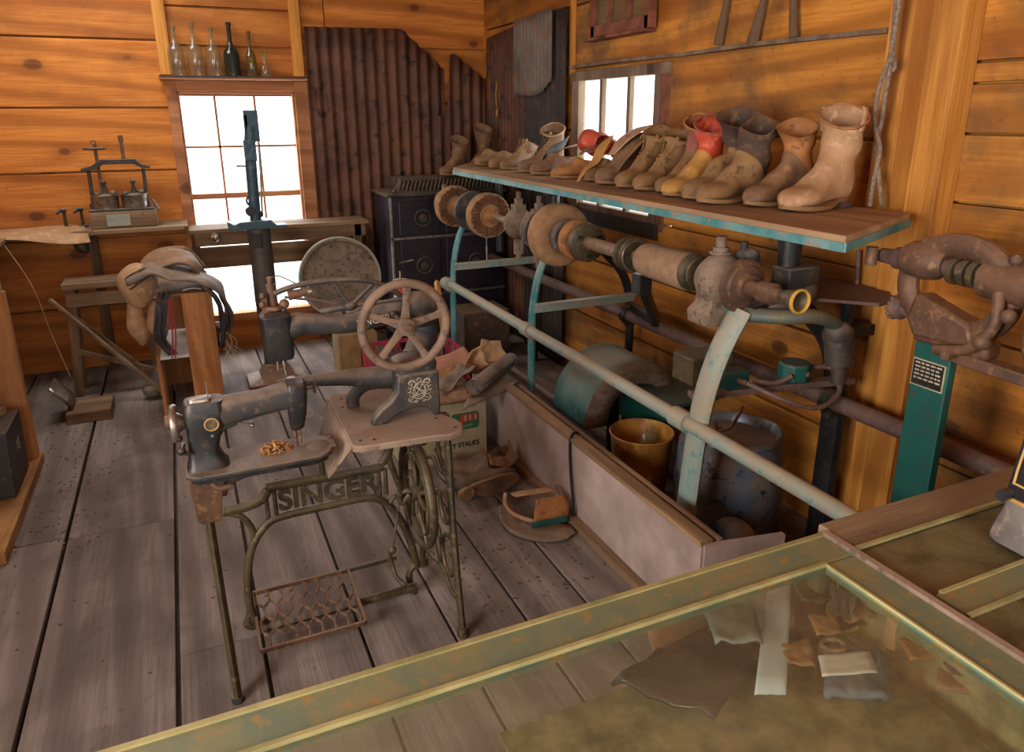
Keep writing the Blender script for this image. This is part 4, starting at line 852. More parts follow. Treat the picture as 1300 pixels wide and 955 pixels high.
# ================================================================ flat bed machine
fb = thing('flatbed_sewing_machine', 'old black flat-bed sewing machine with a dusty bed, without a table, beside the patching machine', 'sewing machine', (.1, 1.88, .722))
g = MB(); bo = [(-.075,1.83),(-.055,1.81),(.0,1.806),(.25,1.806),(.285,1.83),(.295,1.87),(.29,1.925),(.262,1.955),(.0,1.96),(-.055,1.95),(-.075,1.92)]
g.prism(bo, (0,0,.741), (1,0,0), (0,1,0), .012); g.build('bed', 'iron_dust', fb, bevel=.003)
g = MB(); g.prism([(x*.94+.006,1.883+(y-1.883)*.9) for x,y in bo], (0,0,.729), (1,0,0), (0,1,0), .014); g.build('bed_rim', 'iron', fb)
g = MB(); g.lathe([(0,.0),(.0,.03),(.003,.03),(.004,.028)], (.255,1.875,.747), (0,0,1), 30); g.box((.225,1.85,.747),(.3,1.9,.7495)); g.build('slide_plate', 'l_grey', fb)['label'] = 'dusty steel slide plate'
def rx(x, cy, hy, cz, hz, k=20, p=.6):
    o = []
    for i in range(k):
        q = 2*pi*i/k; c, s_ = cos(q), sin(q); o.append(V((x, cy+hy*abs(c)**p*(1 if c > 0 else -1), cz+hz*abs(s_)**p*(1 if s_ > 0 else -1))))
    return o
ym = 1.885
g = MB(); g.loft([rr(-.02,ym,.052,.048,.747), rr(-.022,ym,.045,.042,.758), rr(-.026,ym,.036,.036,.79), rr(-.02,ym,.04,.037,.83), rr(-.012,ym,.048,.039,.86), rr(-.012,ym,.05,.04,.905), rr(-.012,ym,.045,.034,.922)])
g.build('pillar', 'iron', fb)
g = MB(); g.loft([rx(-.06,ym,.02,.885,.028), rx(-.055,ym,.034,.883,.036), rx(0,ym,.038,.883,.04), rx(.05,ym,.036,.886,.036), rx(.12,ym,.032,.892,.032), rx(.18,ym,.032,.9,.034), rx(.2,ym,.032,.9,.036)])
g.build('arm', 'iron_dust', fb)
g = MB(); g.prism([(-.045,-.002),(-.045,.05),(.03,.05),(.06,.042),(.06,.01),(.025,.0),(.02,-.012),(-.01,-.012)], (0,ym,.84), (1,0,0), (0,0,1), .06); g.build('gear_housing', 'iron', fb, bevel=.004)
g = MB(); g.loft([rr(.205,ym,.012,.014,.803), rr(.208,ym,.018,.02,.81), rr(.212,ym,.023,.03,.85), rr(.214,ym,.026,.033,.9), rr(.214,ym,.026,.033,.93), rr(.212,ym,.022,.028,.936)]); g.build('needle_head', 'iron', fb)
g = MB(); g.cyl((.203,ym,.81),(.203,ym,.755),.0035); g.cyl((.213,ym-.01,.805),(.213,ym-.01,.765),.0035); g.box((.197,ym-.014,.753),(.222,ym+.008,.757)); g.torus((.2,ym-.01,.79),(1,0,0),.008,.0025); g.build('presser_foot', 'brown_iron', fb)
g = MB(); g.torus((-.085,ym,.87),(1,0,0),.043,.006,.009,34,10); g.lathe([(-.006,.0),(-.006,.03),(.006,.03),(.03,.014),(.03,0)], (-.088,ym,.87),(1,0,0),20); g.build('balance_wheel', 'steel', fb)
g = MB(); g.cyl((-.105,ym,.875),(-.088,ym,.875),.018); g.build('clutch_knob', 'brown_iron', fb)
g = MB(); g.tube([(-.07,ym-.04,.83),(-.075,ym-.045,.81),(-.06,ym-.045,.8)],.006,8); g.sphere((-.076,ym-.045,.812),.011); g.sphere((-.078,ym-.03,.84),.009); g.build('bobbin_winder', 'iron', fb)
g = MB(); g.torus((.0,ym-.042,.868),(0,1,0),.016,.002,.002,30,6); g.build('badge_ring', 'gold', fb)
g = MB(); g.lathe([(0,.0),(0,.014),(.002,.014),(.003,0)], (.0,ym-.04,.868),(0,-1,0),24); g.build('badge', 'bronze', fb)['label'] = 'round brass badge on the pillar'
g = MB(); g.lathe([(0,.0),(0,.004),(.001,.004),(.0015,0)], (-.002,ym-.043,.838),(0,-1,0),10); g.build('bright_screw', 'steel', fb)
g = MB(); g.cyl((.0,ym,.92),(.0,ym,.965),.0016); g.build('spool_pin', 'steel', fb)
g = MB(); g.loft([rr(-.02,ym,.028,.02,.922),rr(-.02,ym,.026,.018,.928),rr(-.02,ym,.01,.01,.931)]); g.build('top_cover', 'steel', fb)
g = MB(); g.tube(spline([(.06,ym-.02,.858),(.09,ym-.02,.848),(.12,ym-.02,.853)],4),.003,6); g.sphere((.095,ym-.02,.84),.006); g.build('thread_guide', 'steel', fb)
g = MB(); g.lathe([(0,.0),(0,.017),(.003,.019),(.006,.017),(.007,0)], (.262,ym+.02,.905),(1,0,0),20); g.cyl((.24,ym+.01,.905),(.262,ym+.02,.905),.005); g.build('tension_disc', 'steel', fb)
# crumbled leather chips on the bed
cl = MB(); random.seed(3)
for k in range(90):
    a = rn(0,2*pi); r = sqrt(rn(0,1)); x = .15+r*.042*cos(a); y = 1.893+r*.028*sin(a); h = .748+max(0,(1-r))*.042*rn(.1,1); d = V((rn(-1,1),rn(-1,1),rn(-.4,.4))).normalized()*rn(.006,.014)
    cl.bar(V((x,y,h))-d*.6, V((x,y,h+.001))+d*.6, rn(.003,.008), .002, up=(rn(-1,1),rn(-1,1),1))
o = tag(cl.build('leather_chips', 'l_tan_o', smooth=0), 'little heap of crumbled rusty brown chips on the flat-bed machine', 'leather scraps'); o['kind'] = 'stuff'
# ================================================================ long low trough box beside the finishing machine
tr = thing('trough_box', 'long low open wooden box with a stained pinkish side panel running beside the finishing machine', 'wooden box', (1.33, 2.3, 0))
g = MB(); g.box((1.32,1.55,0.0),(1.34,3.5,.335), .4); g.build('side_panel', 'grime_wood', tr, smooth=0, bevel=.002)
g = MB(); g.box((1.315,1.55,.335),(1.365,3.5,.352), .7); g.box((1.385,1.55,.30),(1.405,3.5,.345),.4); g.build('top_rail', 'old_y', tr, smooth=0, bevel=.003)
g = MB(); g.bar((1.30,1.6,.018),(1.30,3.05,.018),.03,.03, pv=.4); g.build('bottom_batten', 'old_y', tr, smooth=0)
g = MB(); g.bar((1.33,1.55,.17),(1.6,1.50,.17),.018,.34); g.build('end_panel', 'grime_wood', tr, smooth=0)
g = MB(); g.tube(spline([(1.38,2.42,.33),(1.35,2.4,.365),(1.315,2.38,.34),(1.305,2.35,.2),(1.30,2.31,.06),(1.303,2.33,.04)],6), .006, 8)
tag(g.build('looped_cable', 'blk'), 'black cord looped over the edge of the low trough box', 'cord')
# ---- blower housing
dr = thing('blower_housing', 'curved pale teal sheet metal blower hood on the floor below the finishing machine', 'machine hood', (1.75, 2.95, 0))
g = MB(); cx, cz, R = 1.81, .25, .265
A = [radians(a) for a in range(-8, 205, 6)]
def hood(r, y): return [V((cx+r*cos(a)*.95 if True else 0, y, cz+r*sin(a)*1.02)) for a in A]
y0, y1 = 2.68, 2.99
g.grid(lambda u, v: V((cx-R*.95*cos(pi*1.18*(u)-.1), y0+(y1-y0)*v, max(.01, cz+R*sin(pi*1.18*(u)-.1)))), 40, 4)
g.build('hood_skin', 'drum', dr, solid=.006)
g = MB(); n_ = 36
oo = [V((cx-R*.95*cos(t), y0, max(.0,cz+R*sin(t)))) for t in [pi*1.18*i/n_-.1 for i in range(n_+1)]]
ii = [V((cx+.03-R*.62*cos(t), y0, max(.0,cz-.01+R*.62*sin(t)))) for t in [pi*1.18*i/n_-.1 for i in range(n_+1)]]
g.loft([oo, ii], caps=(False,False)); vs = oo+ii; g = MB(); g.add(vs, [(i,i+1,n_+1+i+1,n_+1+i) for i in range(n_)]); g.build('side_plate', 'dust', dr, solid=.006)
g = MB(); g.add([v+V((0,y1-y0,0)) for v in vs], [(i,i+1,n_+1+i+1,n_+1+i) for i in range(n_)]); g.build('side_plate', 'drum', dr, solid=.006)
g = MB(); g.box((1.83,2.45,.36),(2.12,2.95,.375)); g.box((1.83,2.45,.2),(1.845,2.95,.36)); g.build('duct_box', 'teal_d', dr, smooth=0)['label'] = 'dark green duct lid'
g = MB(); g.cyl((1.78,2.8,0),(1.78,2.8,.36),.03); g.build('stand_pipe', 'iron', dr)
# ---- yellow bucket with jar
bk = thing('yellow_bucket', 'rusty yellow bucket standing behind the trough box under the machine rail', 'bucket', (1.66, 2.38, 0))
g = MB(); g.lathe([(0,.0),(0,.105),(.31,.132),(.318,.138),(.322,.134),(.31,.126),(.012,.1),(.012,0)], (1.66,2.38,0), (0,0,1), 40); g.build('bucket_body', 'yellow', bk)
g = MB(); g.lathe([(.2,.0),(.2,.115),(.205,.115),(.207,0)], (1.66,2.38,0), (0,0,1), 30); g.jitter(.008, 20); g.build('rubbish_fill', 'tub_in', bk)
jr = thing('glass_jar', 'dusty clear glass jar lying in the yellow bucket', 'jar', (1.71,2.35,.22))
g = MB(); g.lathe([(0,.0),(.0,.03),(.01,.036),(.07,.036),(.08,.028),(.1,.028),(.1,.024),(.075,.024),(.06,.032),(.012,.032),(.01,0)], (1.67,2.37,.235), (.55,.35,.5), 24); g.build('jar_body', 'leadglass', jr)
# ---- big enamel tub
tb = thing('enamel_tub', 'battered blue-black enamel tub with dusty contents below the switch boxes', 'tub', (1.93, 2.02, 0))
g = MB()
g.lathe([(0,.0),(0,.17),(.02,.2),(.2,.215),(.36,.2),(.4,.185),(.42,.19),(.425,.18),(.40,.165),(.33,.16),(.33,0)], (1.86,2.06,0), (0,0,1), 44); g.jitter(.012, 7); g.build('tub_body', 'tub', tb)
g = MB(); g.lathe([(.385,.0),(.385,.165),(.39,.165),(.4,.05),(.4,0)], (1.86,2.06,0), (0,0,1), 30); g.jitter(.014, 9); g.build('sawdust_fill', 'tub_in', tb)
g = MB(); g.cyl((1.72,2.0,.41),(1.72,2.0,.5),.012); g.cyl((1.70,2.0,.47),(1.75,2.0,.47),.008); g.tube(spline([(1.72,2.0,.47),(1.77,1.98,.47),(1.8,1.97,.52),(1.82,1.97,.56)],5),.007,8); g.build('tub_tap', 'brown_iron', tb)
g = MB(); g.torus((1.86,2.06,.415), (0,0,1), .188, .006, .006, 44, 8); g.build('tub_rim', 'tub', tb)
# dark boot lying in the shadows below the rail, beside the trough end
lb = MB(); lb.tube(spline([(1.55,1.62,.05),(1.63,1.7,.09),(1.7,1.8,.12),(1.75,1.92,.1)],5), [.03,.04,.045,.05,.05,.05,.055,.06,.06,.06,.055,.05,.05,.045,.04,.03], 12, ); lb.jitter(.02,9)
tag(lb.build('black_rag', 'l_black'), 'crumpled black rag on the floor behind the trough end', 'rag')
# ================================================================ cardboard box with scraps
bx = thing('cardboard_box', 'cream printed cardboard vegetable box packed with leather offcuts behind the treadle stand', 'box', (1.08, 3.2, 0))
B0, B1 = V((.80,3.08,0)), V((1.225,3.06,0)); dz = .30
g = MB(); g.box((.80,3.065,0),(1.225,3.07,dz)); g.box((.80,3.07,0),(.805,3.44,dz)); g.box((1.22,3.07,0),(1.225,3.44,dz)); g.box((.8,3.44,0),(1.225,3.445,dz)); g.box((.8,3.07,0),(1.225,3.44,.005)); g.build('carton', 'boxcard', bx, smooth=0)
g = MB(); g.prism([(0,0),(.13,0),(.14,.01),(.14,.075),(.13,.085),(.01,.085),(0,.075),(-.04,.045),(-.05,.02),(-.02,.0)][:], (1.045,3.063,.155), (1,0,0), (0,0,1), .003)
g.build('green_logo', 'green_ink', bx, smooth=0)
g = MB(); g.prism([(.045,.035),(.135,.045),(.135,.078),(.045,.078)], (1.045,3.0605,.155), (1,0,0), (0,0,1), .002); g.build('red_logo', 'red_ink', bx, smooth=0)
g = MB(); 
for x in (.065,.09,.118): g.box((1.045+x,3.0588,.2),(1.045+x+.01,3.0594,.228))
g.build('logo_bars', 'boxcard', bx, smooth=0)
text('lettering', 'PORTER', .018, 'boxcard', (1.12,3.0598,.172), (.99,0,.1), (0,0,1), bx)
text('lettering', 'CELERY STALKS', .033, 'black_ink', (1.07,3.063,.075), (1,0,0), (0,0,1), bx, weight=.001)
text('lettering', 'L.T.', .022, 'black_ink', (1.16,3.063,.275), (0,0,-1), (1,0,0), bx)
# leather offcuts heaped on the carton
def sheet(name, label, c, ux, uy, mat, out, group=None, curl=.02, seed=0, th=.004, cat='leather offcut'):
    c, ux, uy = V(c), V(ux).normalized(), V(uy).normalized(); w = ux.cross(uy); g = MB(); n = 10
    def fn(u, v):
        # map the square onto the outline quad
        a, b, d, e = out; p = (1-u)*(1-v)*V((*a,0))+u*(1-v)*V((*b,0))+u*v*V((*d,0))+(1-u)*v*V((*e,0))
        hgt = curl*((u-.5)**2+(v-.5)**2)*2+noise.noise(V((u*2.3+seed,v*2.1,seed)))*curl
        return c+ux*p.x+uy*p.y+w*hgt
    g.grid(fn, n, n); return tag(g.build(name, mat, solid=th, smooth=60), label, cat, group)
sheet('leather_offcut', 'pink-brown flat leather piece at the back of the heap on the printed carton', (1.16,3.42,.36), (1,0,.1), (0,.9,.35), 'l_pink', [(-.14,-.12),(.15,-.1),(.12,.1),(-.05,.07)], seed=1)
sheet('leather_offcut', 'rusty tan leather sheet under the grey roll on the carton', (1.05,3.28,.335), (1,.1,0), (-.1,1,.1), 'l_tan_o', [(-.16,-.1),(.1,-.13),(.14,.1),(-.1,.12)], seed=2)
sheet('leather_offcut', 'stiff grey leather piece sliding off the front of the carton heap', (1.22,3.03,.34), (1,.15,.04), (-.1,1,.06), 'l_grey', [(-.2,-.12),(.18,.0),(.17,.1),(.0,.14)], seed=3, curl=.01)
sheet('leather_offcut', 'brown board-like leather with pale edges stacked at the carton corner', (1.02,3.08,.33), (1,-.05,.05), (.05,1,.05), 'l_brown', [(-.15,-.06),(.12,-.08),(.13,.07),(-.12,.08)], seed=4, th=.014, curl=.005)
sheet('leather_offcut', 'dark grey folded leather piece beneath the roll', (1.1,3.16,.36), (1,.3,.25), (-.3,1,0), 'l_grey', [(-.12,-.05),(.12,-.04),(.1,.08),(-.06,.07)], seed=5, curl=.05)
sheet('leather_offcut', 'cream pointed leather scrap sticking up by the patching machine', (.93,3.14,.375), (1,.0,-.1), (0,.6,.8), 'l_tan', [(-.06,.04),(.0,-.05),(.04,.05),(-.02,.055)], seed=6, curl=.01)
sheet('leather_offcut', 'curled cream leather scrap standing up behind the grey roll', (1.27,3.36,.385), (.9,.3,.1), (0,.5,.9), 'l_tan', [(-.09,-.05),(.05,-.05),(.04,.06),(-.04,.05)], seed=7, curl=.06)
sheet('leather_offcut', 'pale suede scrap standing up at the rear of the heap', (1.38,3.38,.42), (1,0,-.1), (0,.5,.9), 'l_tan', [(-.06,-.07),(.08,-.05),(.06,.05),(-.05,.06)], seed=8, curl=.03)
def roll(name, label, p, q, r0, mat, turns=2.2):
    p, q = V(p), V(q); d = (q-p).normalized(); a = V((0,0,1))-d*d.z; a.normalize(); b = d.cross(a); n = int(turns*20); g = MB()
    vs = []
    for i in range(n+1):
        t = 2*pi*turns*i/n; r = r0*(.35+.65*i/n); o = a*cos(t)*r+b*sin(t)*r; vs += [p+o, p+(q-p)*.5+o*1.02, q+o]
    g.add(vs, [(i*3+k,i*3+k+1,(i+1)*3+k+1,(i+1)*3+k) for i in range(n) for k in range(2)]); return tag(g.build(name, mat, solid=.004, smooth=60), label, 'leather roll')
roll('leather_roll', 'blue-grey leather rolled into a tube on top of the carton heap', (1.14,3.0,.385), (1.45,3.27,.395), .042, 'l_grey')
g = MB(); g.bar((1.02,3.48,.345),(1.30,3.30,.35),.03,.025, pv=.6); tag(g.build('wooden_batten', 'old_x', smooth=0), 'grey wooden batten lying across the leather heap', 'batten')
# ---- red plastic crate
rc = thing('plastic_crate', 'red plastic lattice crate standing on the floor behind the patching machine', 'crate', (1.12, 3.95, 0))
g = MB(); X0, X1, Y0, Y1, H_ = .88, 1.4, 3.72, 4.2, .3
for z in (.285, .15, .03):
    for a, b in (((X0,Y0,z),(X1,Y0,z)),((X1,Y0,z),(X1,Y1,z)),((X1,Y1,z),(X0,Y1,z)),((X0,Y1,z),(X0,Y0,z))): g.bar(a, b, .012, .022 if z > .2 else .012)
def wallx(a, b, n=7):
    a, b = V(a), V(b)
    for i in range(n+1):
        p = a+(b-a)*i/n; g.bar(p, p+V((0,0,.28)), .008, .008)
        if i < n:
            q = a+(b-a)*(i+1)/n; g.bar(p, q+V((0,0,.28)), .006, .006); g.bar(q, p+V((0,0,.28)), .006, .006)
wallx((X0,Y0,.01),(X1,Y0,.01)); wallx((X0,Y1,.01),(X1,Y1,.01)); wallx((X0,Y0,.01),(X0,Y1,.01)); wallx((X1,Y0,.01),(X1,Y1,.01)); g.box((X0,Y0,.0),(X1,Y1,.01)); g.build('crate_body', 'redp', rc, smooth=0)
def blob(name, label, c, r, sq, mat, cat, jit=.02, seed=0):
    g = MB(); g.sphere(c, r, sq, 22, 14); g.jitter(jit, 9, seed); return tag(g.build(name, mat), label, cat)
blob('crumpled_leather', 'dark crumpled leather piece inside the red crate', (1.05,3.9,.12), .1, (1.1,1,.9), 'l_dark', 'leather scrap', .04, 1)
blob('crumpled_cloth', 'pale blue-grey crumpled cloth inside the red crate', (1.2,4.0,.13), .11, (1,1,.9), 'l_grey', 'cloth', .04, 2)
# ---- brown carton by the far wall
g = MB(); g.box((.80,4.5,.0),(1.05,4.72,.27)); 
tag(g.build('plain_carton', 'card', smooth=0, bevel=.003), 'plain brown cardboard carton on the floor below the round lid', 'box')
# ---- shoes on the floor
b = boot('upturned_shoe', 'worn shoe lying on its side with its brown sole showing, by the stand', (1.22,2.66), (.93,2.62), .12, ['l_black'], seed=31, z=.055, roll=-1.3, sole='l_brown', w=.05, cat='shoe')
flp = sheet('leather_offcut', 'crumpled grey-brown leather piece on the floor behind the upturned shoe', (1.02,2.86,.035), (1,0,0), (0,1,.1), 'l_grey', [(-.12,-.1),(.11,-.08),(.14,.08),(-.1,.1)], seed=9, curl=.05)
flp = sheet('leather_offcut', 'small brown curled leather piece between carton and trough', (1.22,2.8,.045), (1,-.2,.3), (.2,1,0), 'l_brown', [(-.07,-.06),(.06,-.05),(.05,.06),(-.06,.07)], seed=12, curl=.08)
ub = thing('broken_shoe', 'cut-open shoe with an orange counter and blue trim lying against the trough box', 'shoe', (1.2,2.38,0))
fl = flap
fl([(1.07,2.5,.05),(1.08,2.44,.02),(1.13,2.36,.008),(1.2,2.27,.006),(1.235,2.22,.012)], [.06,.12,.19,.16,.06], 'l_grey', 'outsole', ub, .008, (1,.35,.0), .006, 3)
fl([(1.20,2.33,.02),(1.215,2.345,.075),(1.22,2.37,.115)], [.14,.15,.12], 'l_tan_o', 'heel_counter', ub, .006, (1,-.1,0), .005, 4)
fl([(1.2,2.32,.02),(1.2,2.325,.045)], [.16,.165], 'teal_d', 'blue_trim', ub, .007, (1,-.1,0), .003, 5)
fl([(1.10,2.47,.1),(1.16,2.44,.115),(1.25,2.42,.12)], [.05,.07,.08], 'l_tan', 'tongue', ub, .006, (0,1,-.3), .005, 6)
g = MB(); g.tube(spline([(1.08,2.5,.1),(1.065,2.47,.07),(1.08,2.42,.045),(1.14,2.36,.03),(1.19,2.33,.03)],6), .008, 8); g.build('welt', 'l_tan', ub)
fl([(1.28,2.42,.11),(1.29,2.38,.07),(1.285,2.35,.02)], [.08,.09,.08], 'l_brown', 'upper', ub, .005, (.2,1,0), .005, 7)

# ---- sweepings
random.seed(11); g = MB()
for k in range(420):
    q = random.random()
    if q < .35: x, y = rn(.7,1.28), rn(1.9,2.9)
    elif q < .65: x, y = rn(-.8,-.45), rn(2.9,4.4)
    else: x, y = rn(-.9,1.2), rn(1.3,4.6)
    a = V((x,y,.0015)); d = V((rn(-1,1),rn(-1,1),0)).normalized()*rn(.002,.008); g.bar(a-d, a+d, rn(.002,.007), .003)
o = tag(g.build('floor_sweepings', 'l_dark', origin=(0,0,0), smooth=0), 'tiny dark leather crumbs and dirt scattered over the floor boards', 'debris'); o['kind'] = 'stuff'
# ================================================================ back wall: bench, window shelf, bottles
bn = thing('wall_workbench', 'narrow old wooden workbench running along the boarded wall and past the bright window', 'workbench', (.1, 5.2, 0))
g = MB(); g.box((-1.5,5.04,.925),(.02,5.4,.95), .4); g.box((-.5,5.02,.93),(.0,5.06,.955),.7); g.build('bench_top', 'old_x', bn, smooth=0, bevel=.003)
g = MB(); g.box((.02,5.1,.885),(1.18,5.38,.91),.6); g.build('bench_top', 'old_x', bn, smooth=0, bevel=.003)
g = MB(); g.box((.05,5.12,.80),(1.16,5.14,.885),.3); g.build('apron', 'old_x', bn, smooth=0, bevel=.003)
g = MB(); g.box((.05,5.36,.61),(1.14,5.385,.755),.5); g.build('back_rail', 'old_x', bn, smooth=0, bevel=.003)
for x, y in ((1.10,5.14),(1.10,5.33),(.05,5.33)):
    g = MB(); g.box((x-.02,y-.02,0),(x+.03,y+.03,.885),.5); g.build('leg', 'old_z', bn, smooth=0, bevel=.003)
for x in (-.55,-1.3):
    g = MB(); g.box((x-.02,5.3,0),(x+.03,5.36,.925),.5); g.build('leg', 'old_z', bn, smooth=0, bevel=.003)
g = MB(); g.cyl((.17,5.1,.86),(.17,5.08,.87),.022); g.sphere((.175,5.07,.855),.02); g.build('cast_bracket', 'steel', bn)
ws = thing('bottle_shelf', 'thin reddish shelf board above the bright window holding six bottles', 'shelf', (.43, BY-.07, 1.835))
g = MB(); g.box((-.03,BY-.135,1.832),(.87,BY-.0,1.852),.4); g.build('shelf_board', 'red_x', ws, smooth=0, bevel=.002)
g = MB(); g.box((-.03,BY-.139,1.844),(.87,BY-.135,1.853)); g.build('dark_edge', 'iron', ws, smooth=0)
GB = 'old bottles on the shelf above the window'
def bottle(x, H, r, body, neck, mat, label, y=BY-.075):
    t = thing('glass_bottle', label, 'bottle', (x, y, 1.8535), GB); g = MB()
    g.lathe([(0,0),(0,r*.9),(.006,r),(body*H,r),((body+.08)*H,r*.86),((body+.17)*H,neck*1.5),((body+.25)*H,neck),(H*.96,neck*.9),(H*.965,neck*1.2),(H,neck*1.15),(H,neck*.6),(H*.8,neck*.6)], (x,y,1.8535), (0,0,1), 28)
    g.build('bottle_body', mat, t)
    if neck < .02 and H > .2:
        g = MB(); g.lathe([(0,0),(0,neck*1.22),(.006,neck*1.25),(.02,neck*1.2),(.02,neck*.6)], (x,y,1.8535+H*.935), (0,0,1), 16); g.build('bottle_lip', mat, t)
for x, px in ((.1,0),): pass
bx_ = [at(p, 100, Y=BY-.075).x for p in (227, 251, 274, 297, 321, 338)]
bottle(bx_[0], .29, .047, .5, .014, 'leadglass', 'cloudy wine bottle with a bare straight neck, first in the row from the post')
bottle(bx_[1], .315, .046, .48, .012, 'leadglass', 'cloudy pinkish bottle with a tall pale neck, second in the row')
bottle(bx_[2], .29, .046, .5, .012, 'leadglass', 'cloudy pinkish bottle shorter than its twin, third in the row')
bottle(bx_[3], .325, .049, .4, .014, 'greenglass', 'dark green champagne bottle dusty at the shoulders')
bottle(bx_[4], .275, .034, .42, .011, 'oliveglass', 'slim olive yellow bottle beside the dark green one')
bottle(bx_[5], .165, .032, .3, .011, 'leadglass', 'short cone-shaped clear bottle at the end of the shelf')
# ---- cast iron press with two pots
pr = thing('iron_press', 'small iron screw press with wheel, crossbar and two pots on the wall workbench', 'press', (-.33, 5.2, .95))
cx0, cx1, yp = -.485, -.185, 5.2
g = MB(); g.box((-.52,5.12,.952),(-.15,5.32,1.05)); g.build('press_base', 'old_x', pr, smooth=0, bevel=.004)
g = MB(); g.box((-.43,5.114,.965),(-.30,5.12,1.035)); g.build('name_plate', 'teal_p', pr, smooth=0)['label'] = 'pale grey green plate'
g = MB(); g.box((-.52,5.13,1.05),(-.16,5.3,1.065)); g.build('base_plate', 'iron_dust', pr, smooth=0, bevel=.003)
for x in (-.495, -.195):
    g = MB(); g.cyl((x,yp,1.06),(x+.005,yp,1.30),.011); g.cyl((x,yp,1.06),(x,yp,1.1),.02); g.build('upright', 'iron_dust', pr)
g = MB(); g.prism([(-.53,1.295),(-.45,1.3),(-.41,1.33),(-.24,1.33),(-.2,1.305),(-.15,1.3),(-.15,1.315),(-.19,1.325),(-.23,1.36),(-.42,1.36),(-.47,1.325),(-.53,1.31)], (0,yp,0), (1,0,0), (0,0,1), .04); g.build('crossbar', 'iron_dust', pr, bevel=.003)
g = MB(); g.cyl((-.435,yp,1.15),(-.435,yp,1.45),.010); g.build('screw', 'brown_iron', pr)
g = MB(); g.cyl((-.29,yp,1.34),(-.29,yp,1.49),.010); g.cyl((-.29,yp,1.46),(-.29,yp,1.5),.014); g.build('screw', 'brown_iron', pr)
g = MB(); g.torus((-.44,yp,1.425),(0,0,1),.055,.008,.007,30,8)
for k in range(4): g.bar((-.44,yp,1.425),(-.44+.055*cos(k*pi/2),yp+.055*sin(k*pi/2),1.425),.012,.006)
g.torus((-.44,yp,1.46),(0,1,0),.012,.003,.003,16,6); g.build('screw_wheel', 'iron_dust', pr)
for x, lab in ((-.425,'pot under the wheel screw'),(-.265,'pot under the bare screw')):
    g = MB(); g.lathe([(0,0),(0,.07),(.075,.076),(.08,.08),(.085,.078),(.08,.07),(.06,.066),(.06,0)], (x,yp,1.066),(0,0,1),28); g.build('press_pot', 'steel', pr)['label'] = lab
    g = MB(); g.lathe([(0,0),(0,.05),(.01,.045),(.02,.02),(.07,.009),(.09,.016),(.1,.012),(.1,0)], (x+.005,yp-.01,1.135),(0,0,1),18); g.sphere((x+.045,yp+.01,1.15),.024); g.sphere((x-.045,yp+.02,1.145),.02); g.build('plunger', 'iron_dust', pr)
g = MB(); g.bar((-.165,5.2,1.11),(-.13,5.14,1.05),.014,.008); g.build('lever', 'iron_dust', pr)
# ---- small iron lasts and leather sheets on the bench
for i, (p, lab) in enumerate((((-.665,5.25),'small hooked iron last standing on the bench beside the rolled leather edge'),((-.575,5.27),'small hooked iron last standing nearer the screw press'))):
    g = MB(); x, y = p; g.cyl((x,y,.951),(x,y,.965),.028); g.tube([(x,y,.96),(x,y,1.04),(x-.005,y,1.06)],[.01,.008,.012],10); g.tube([(x+.01,y,1.06),(x-.015,y-.02,1.065),(x-.04,y-.03,1.045)],[.012,.014,.008],10)
    tag(g.build('iron_last', 'iron_dust'), lab, 'shoe last')
g = MB()
g.grid(lambda u, v: V((-1.5+.92*u+.06*v, 5.36-.5*v*(1-.3*u)-.05*u, .958+.035*sin(u*9+v*3)*(.3+.7*v)*.5+.05*max(0,.35-u)-(.05*max(0,v-.75)/.25)*u)), 24, 12)
tag(g.build('leather_sheet', 'l_tan', solid=.004, smooth=60), 'large tan leather sheet draped along the wall workbench beside the iron lasts', 'leather sheet')
g = MB(); g.grid(lambda u, v: V((-1.45+.6*u, 4.92-.25*v-.1*u, .955+.03*sin(u*5)+.02*v)), 12, 6)
# ---- left bench: rough shelf frame at the picture edge
lbn = thing('side_bench', 'rough pine bench frame with a low shelf standing against the side wall', 'workbench', (-1.1, 4.0, 0))
g = MB(); g.box((-1.7,3.25,.93),(-.93,5.03,.955),.6); g.build('bench_top', 'old_y', lbn, smooth=0, bevel=.003)
g = MB(); g.bar((-.9,4.62,.60),(-.76,3.62,.06),.035,.14,pv=.6); 
g = MB(); g.box((-.90,3.84,.045),(-.775,3.88,.86)); g.build('leg', 'new_z', lbn, smooth=0, bevel=.003)
g = MB(); g.box((-1.7,3.0,.0),(-.79,3.9,.045),.8); g.box((-.79,2.95,.0),(-.765,3.9,.05),.6); g.build('low_shelf', 'new_y', lbn, smooth=0, bevel=.003)
g = MB(); g.box((-1.7,3.8,.86),(-.79,3.9,.93),.9); g.box((-1.7,3.82,.79),(-.83,3.84,.86),.4); g.build('cross_rail', 'old_x', lbn, smooth=0, bevel=.003)
mb_ = thing('metal_box', 'dark grey metal box with a painted number standing on the low bench shelf', 'box', (-.93, 3.6, .05))
g = MB(); g.loft([[V((x,y,z)) for x,y in ((-1.1,3.42+q),(-.80+q*.3,3.42+q),(-.80+q*.3,3.74),(-1.1,3.74))] for z,q in ((.052,0),(.34,.03))]); g.build('box_body', 'iron', mb_, smooth=0, bevel=.004)
text('lettering', '15', .07, 'cream', (-.7925,3.6,.22), (0,1,.0), (.03,0,1), mb_)
g = MB(); g.bar((-1.0,3.5,.345),(-.85,3.7,.36),.06,.03); g.build('box_contents', 'old_x', mb_, smooth=0)
g = MB(); g.box((-.72,4.35,.0),(-.5,4.6,.06),.4); tag(g.build('scrap_boards', 'old_x', smooth=0, bevel=.004), 'short thick offcut boards on the floor beside the bench leg', 'wood offcut')
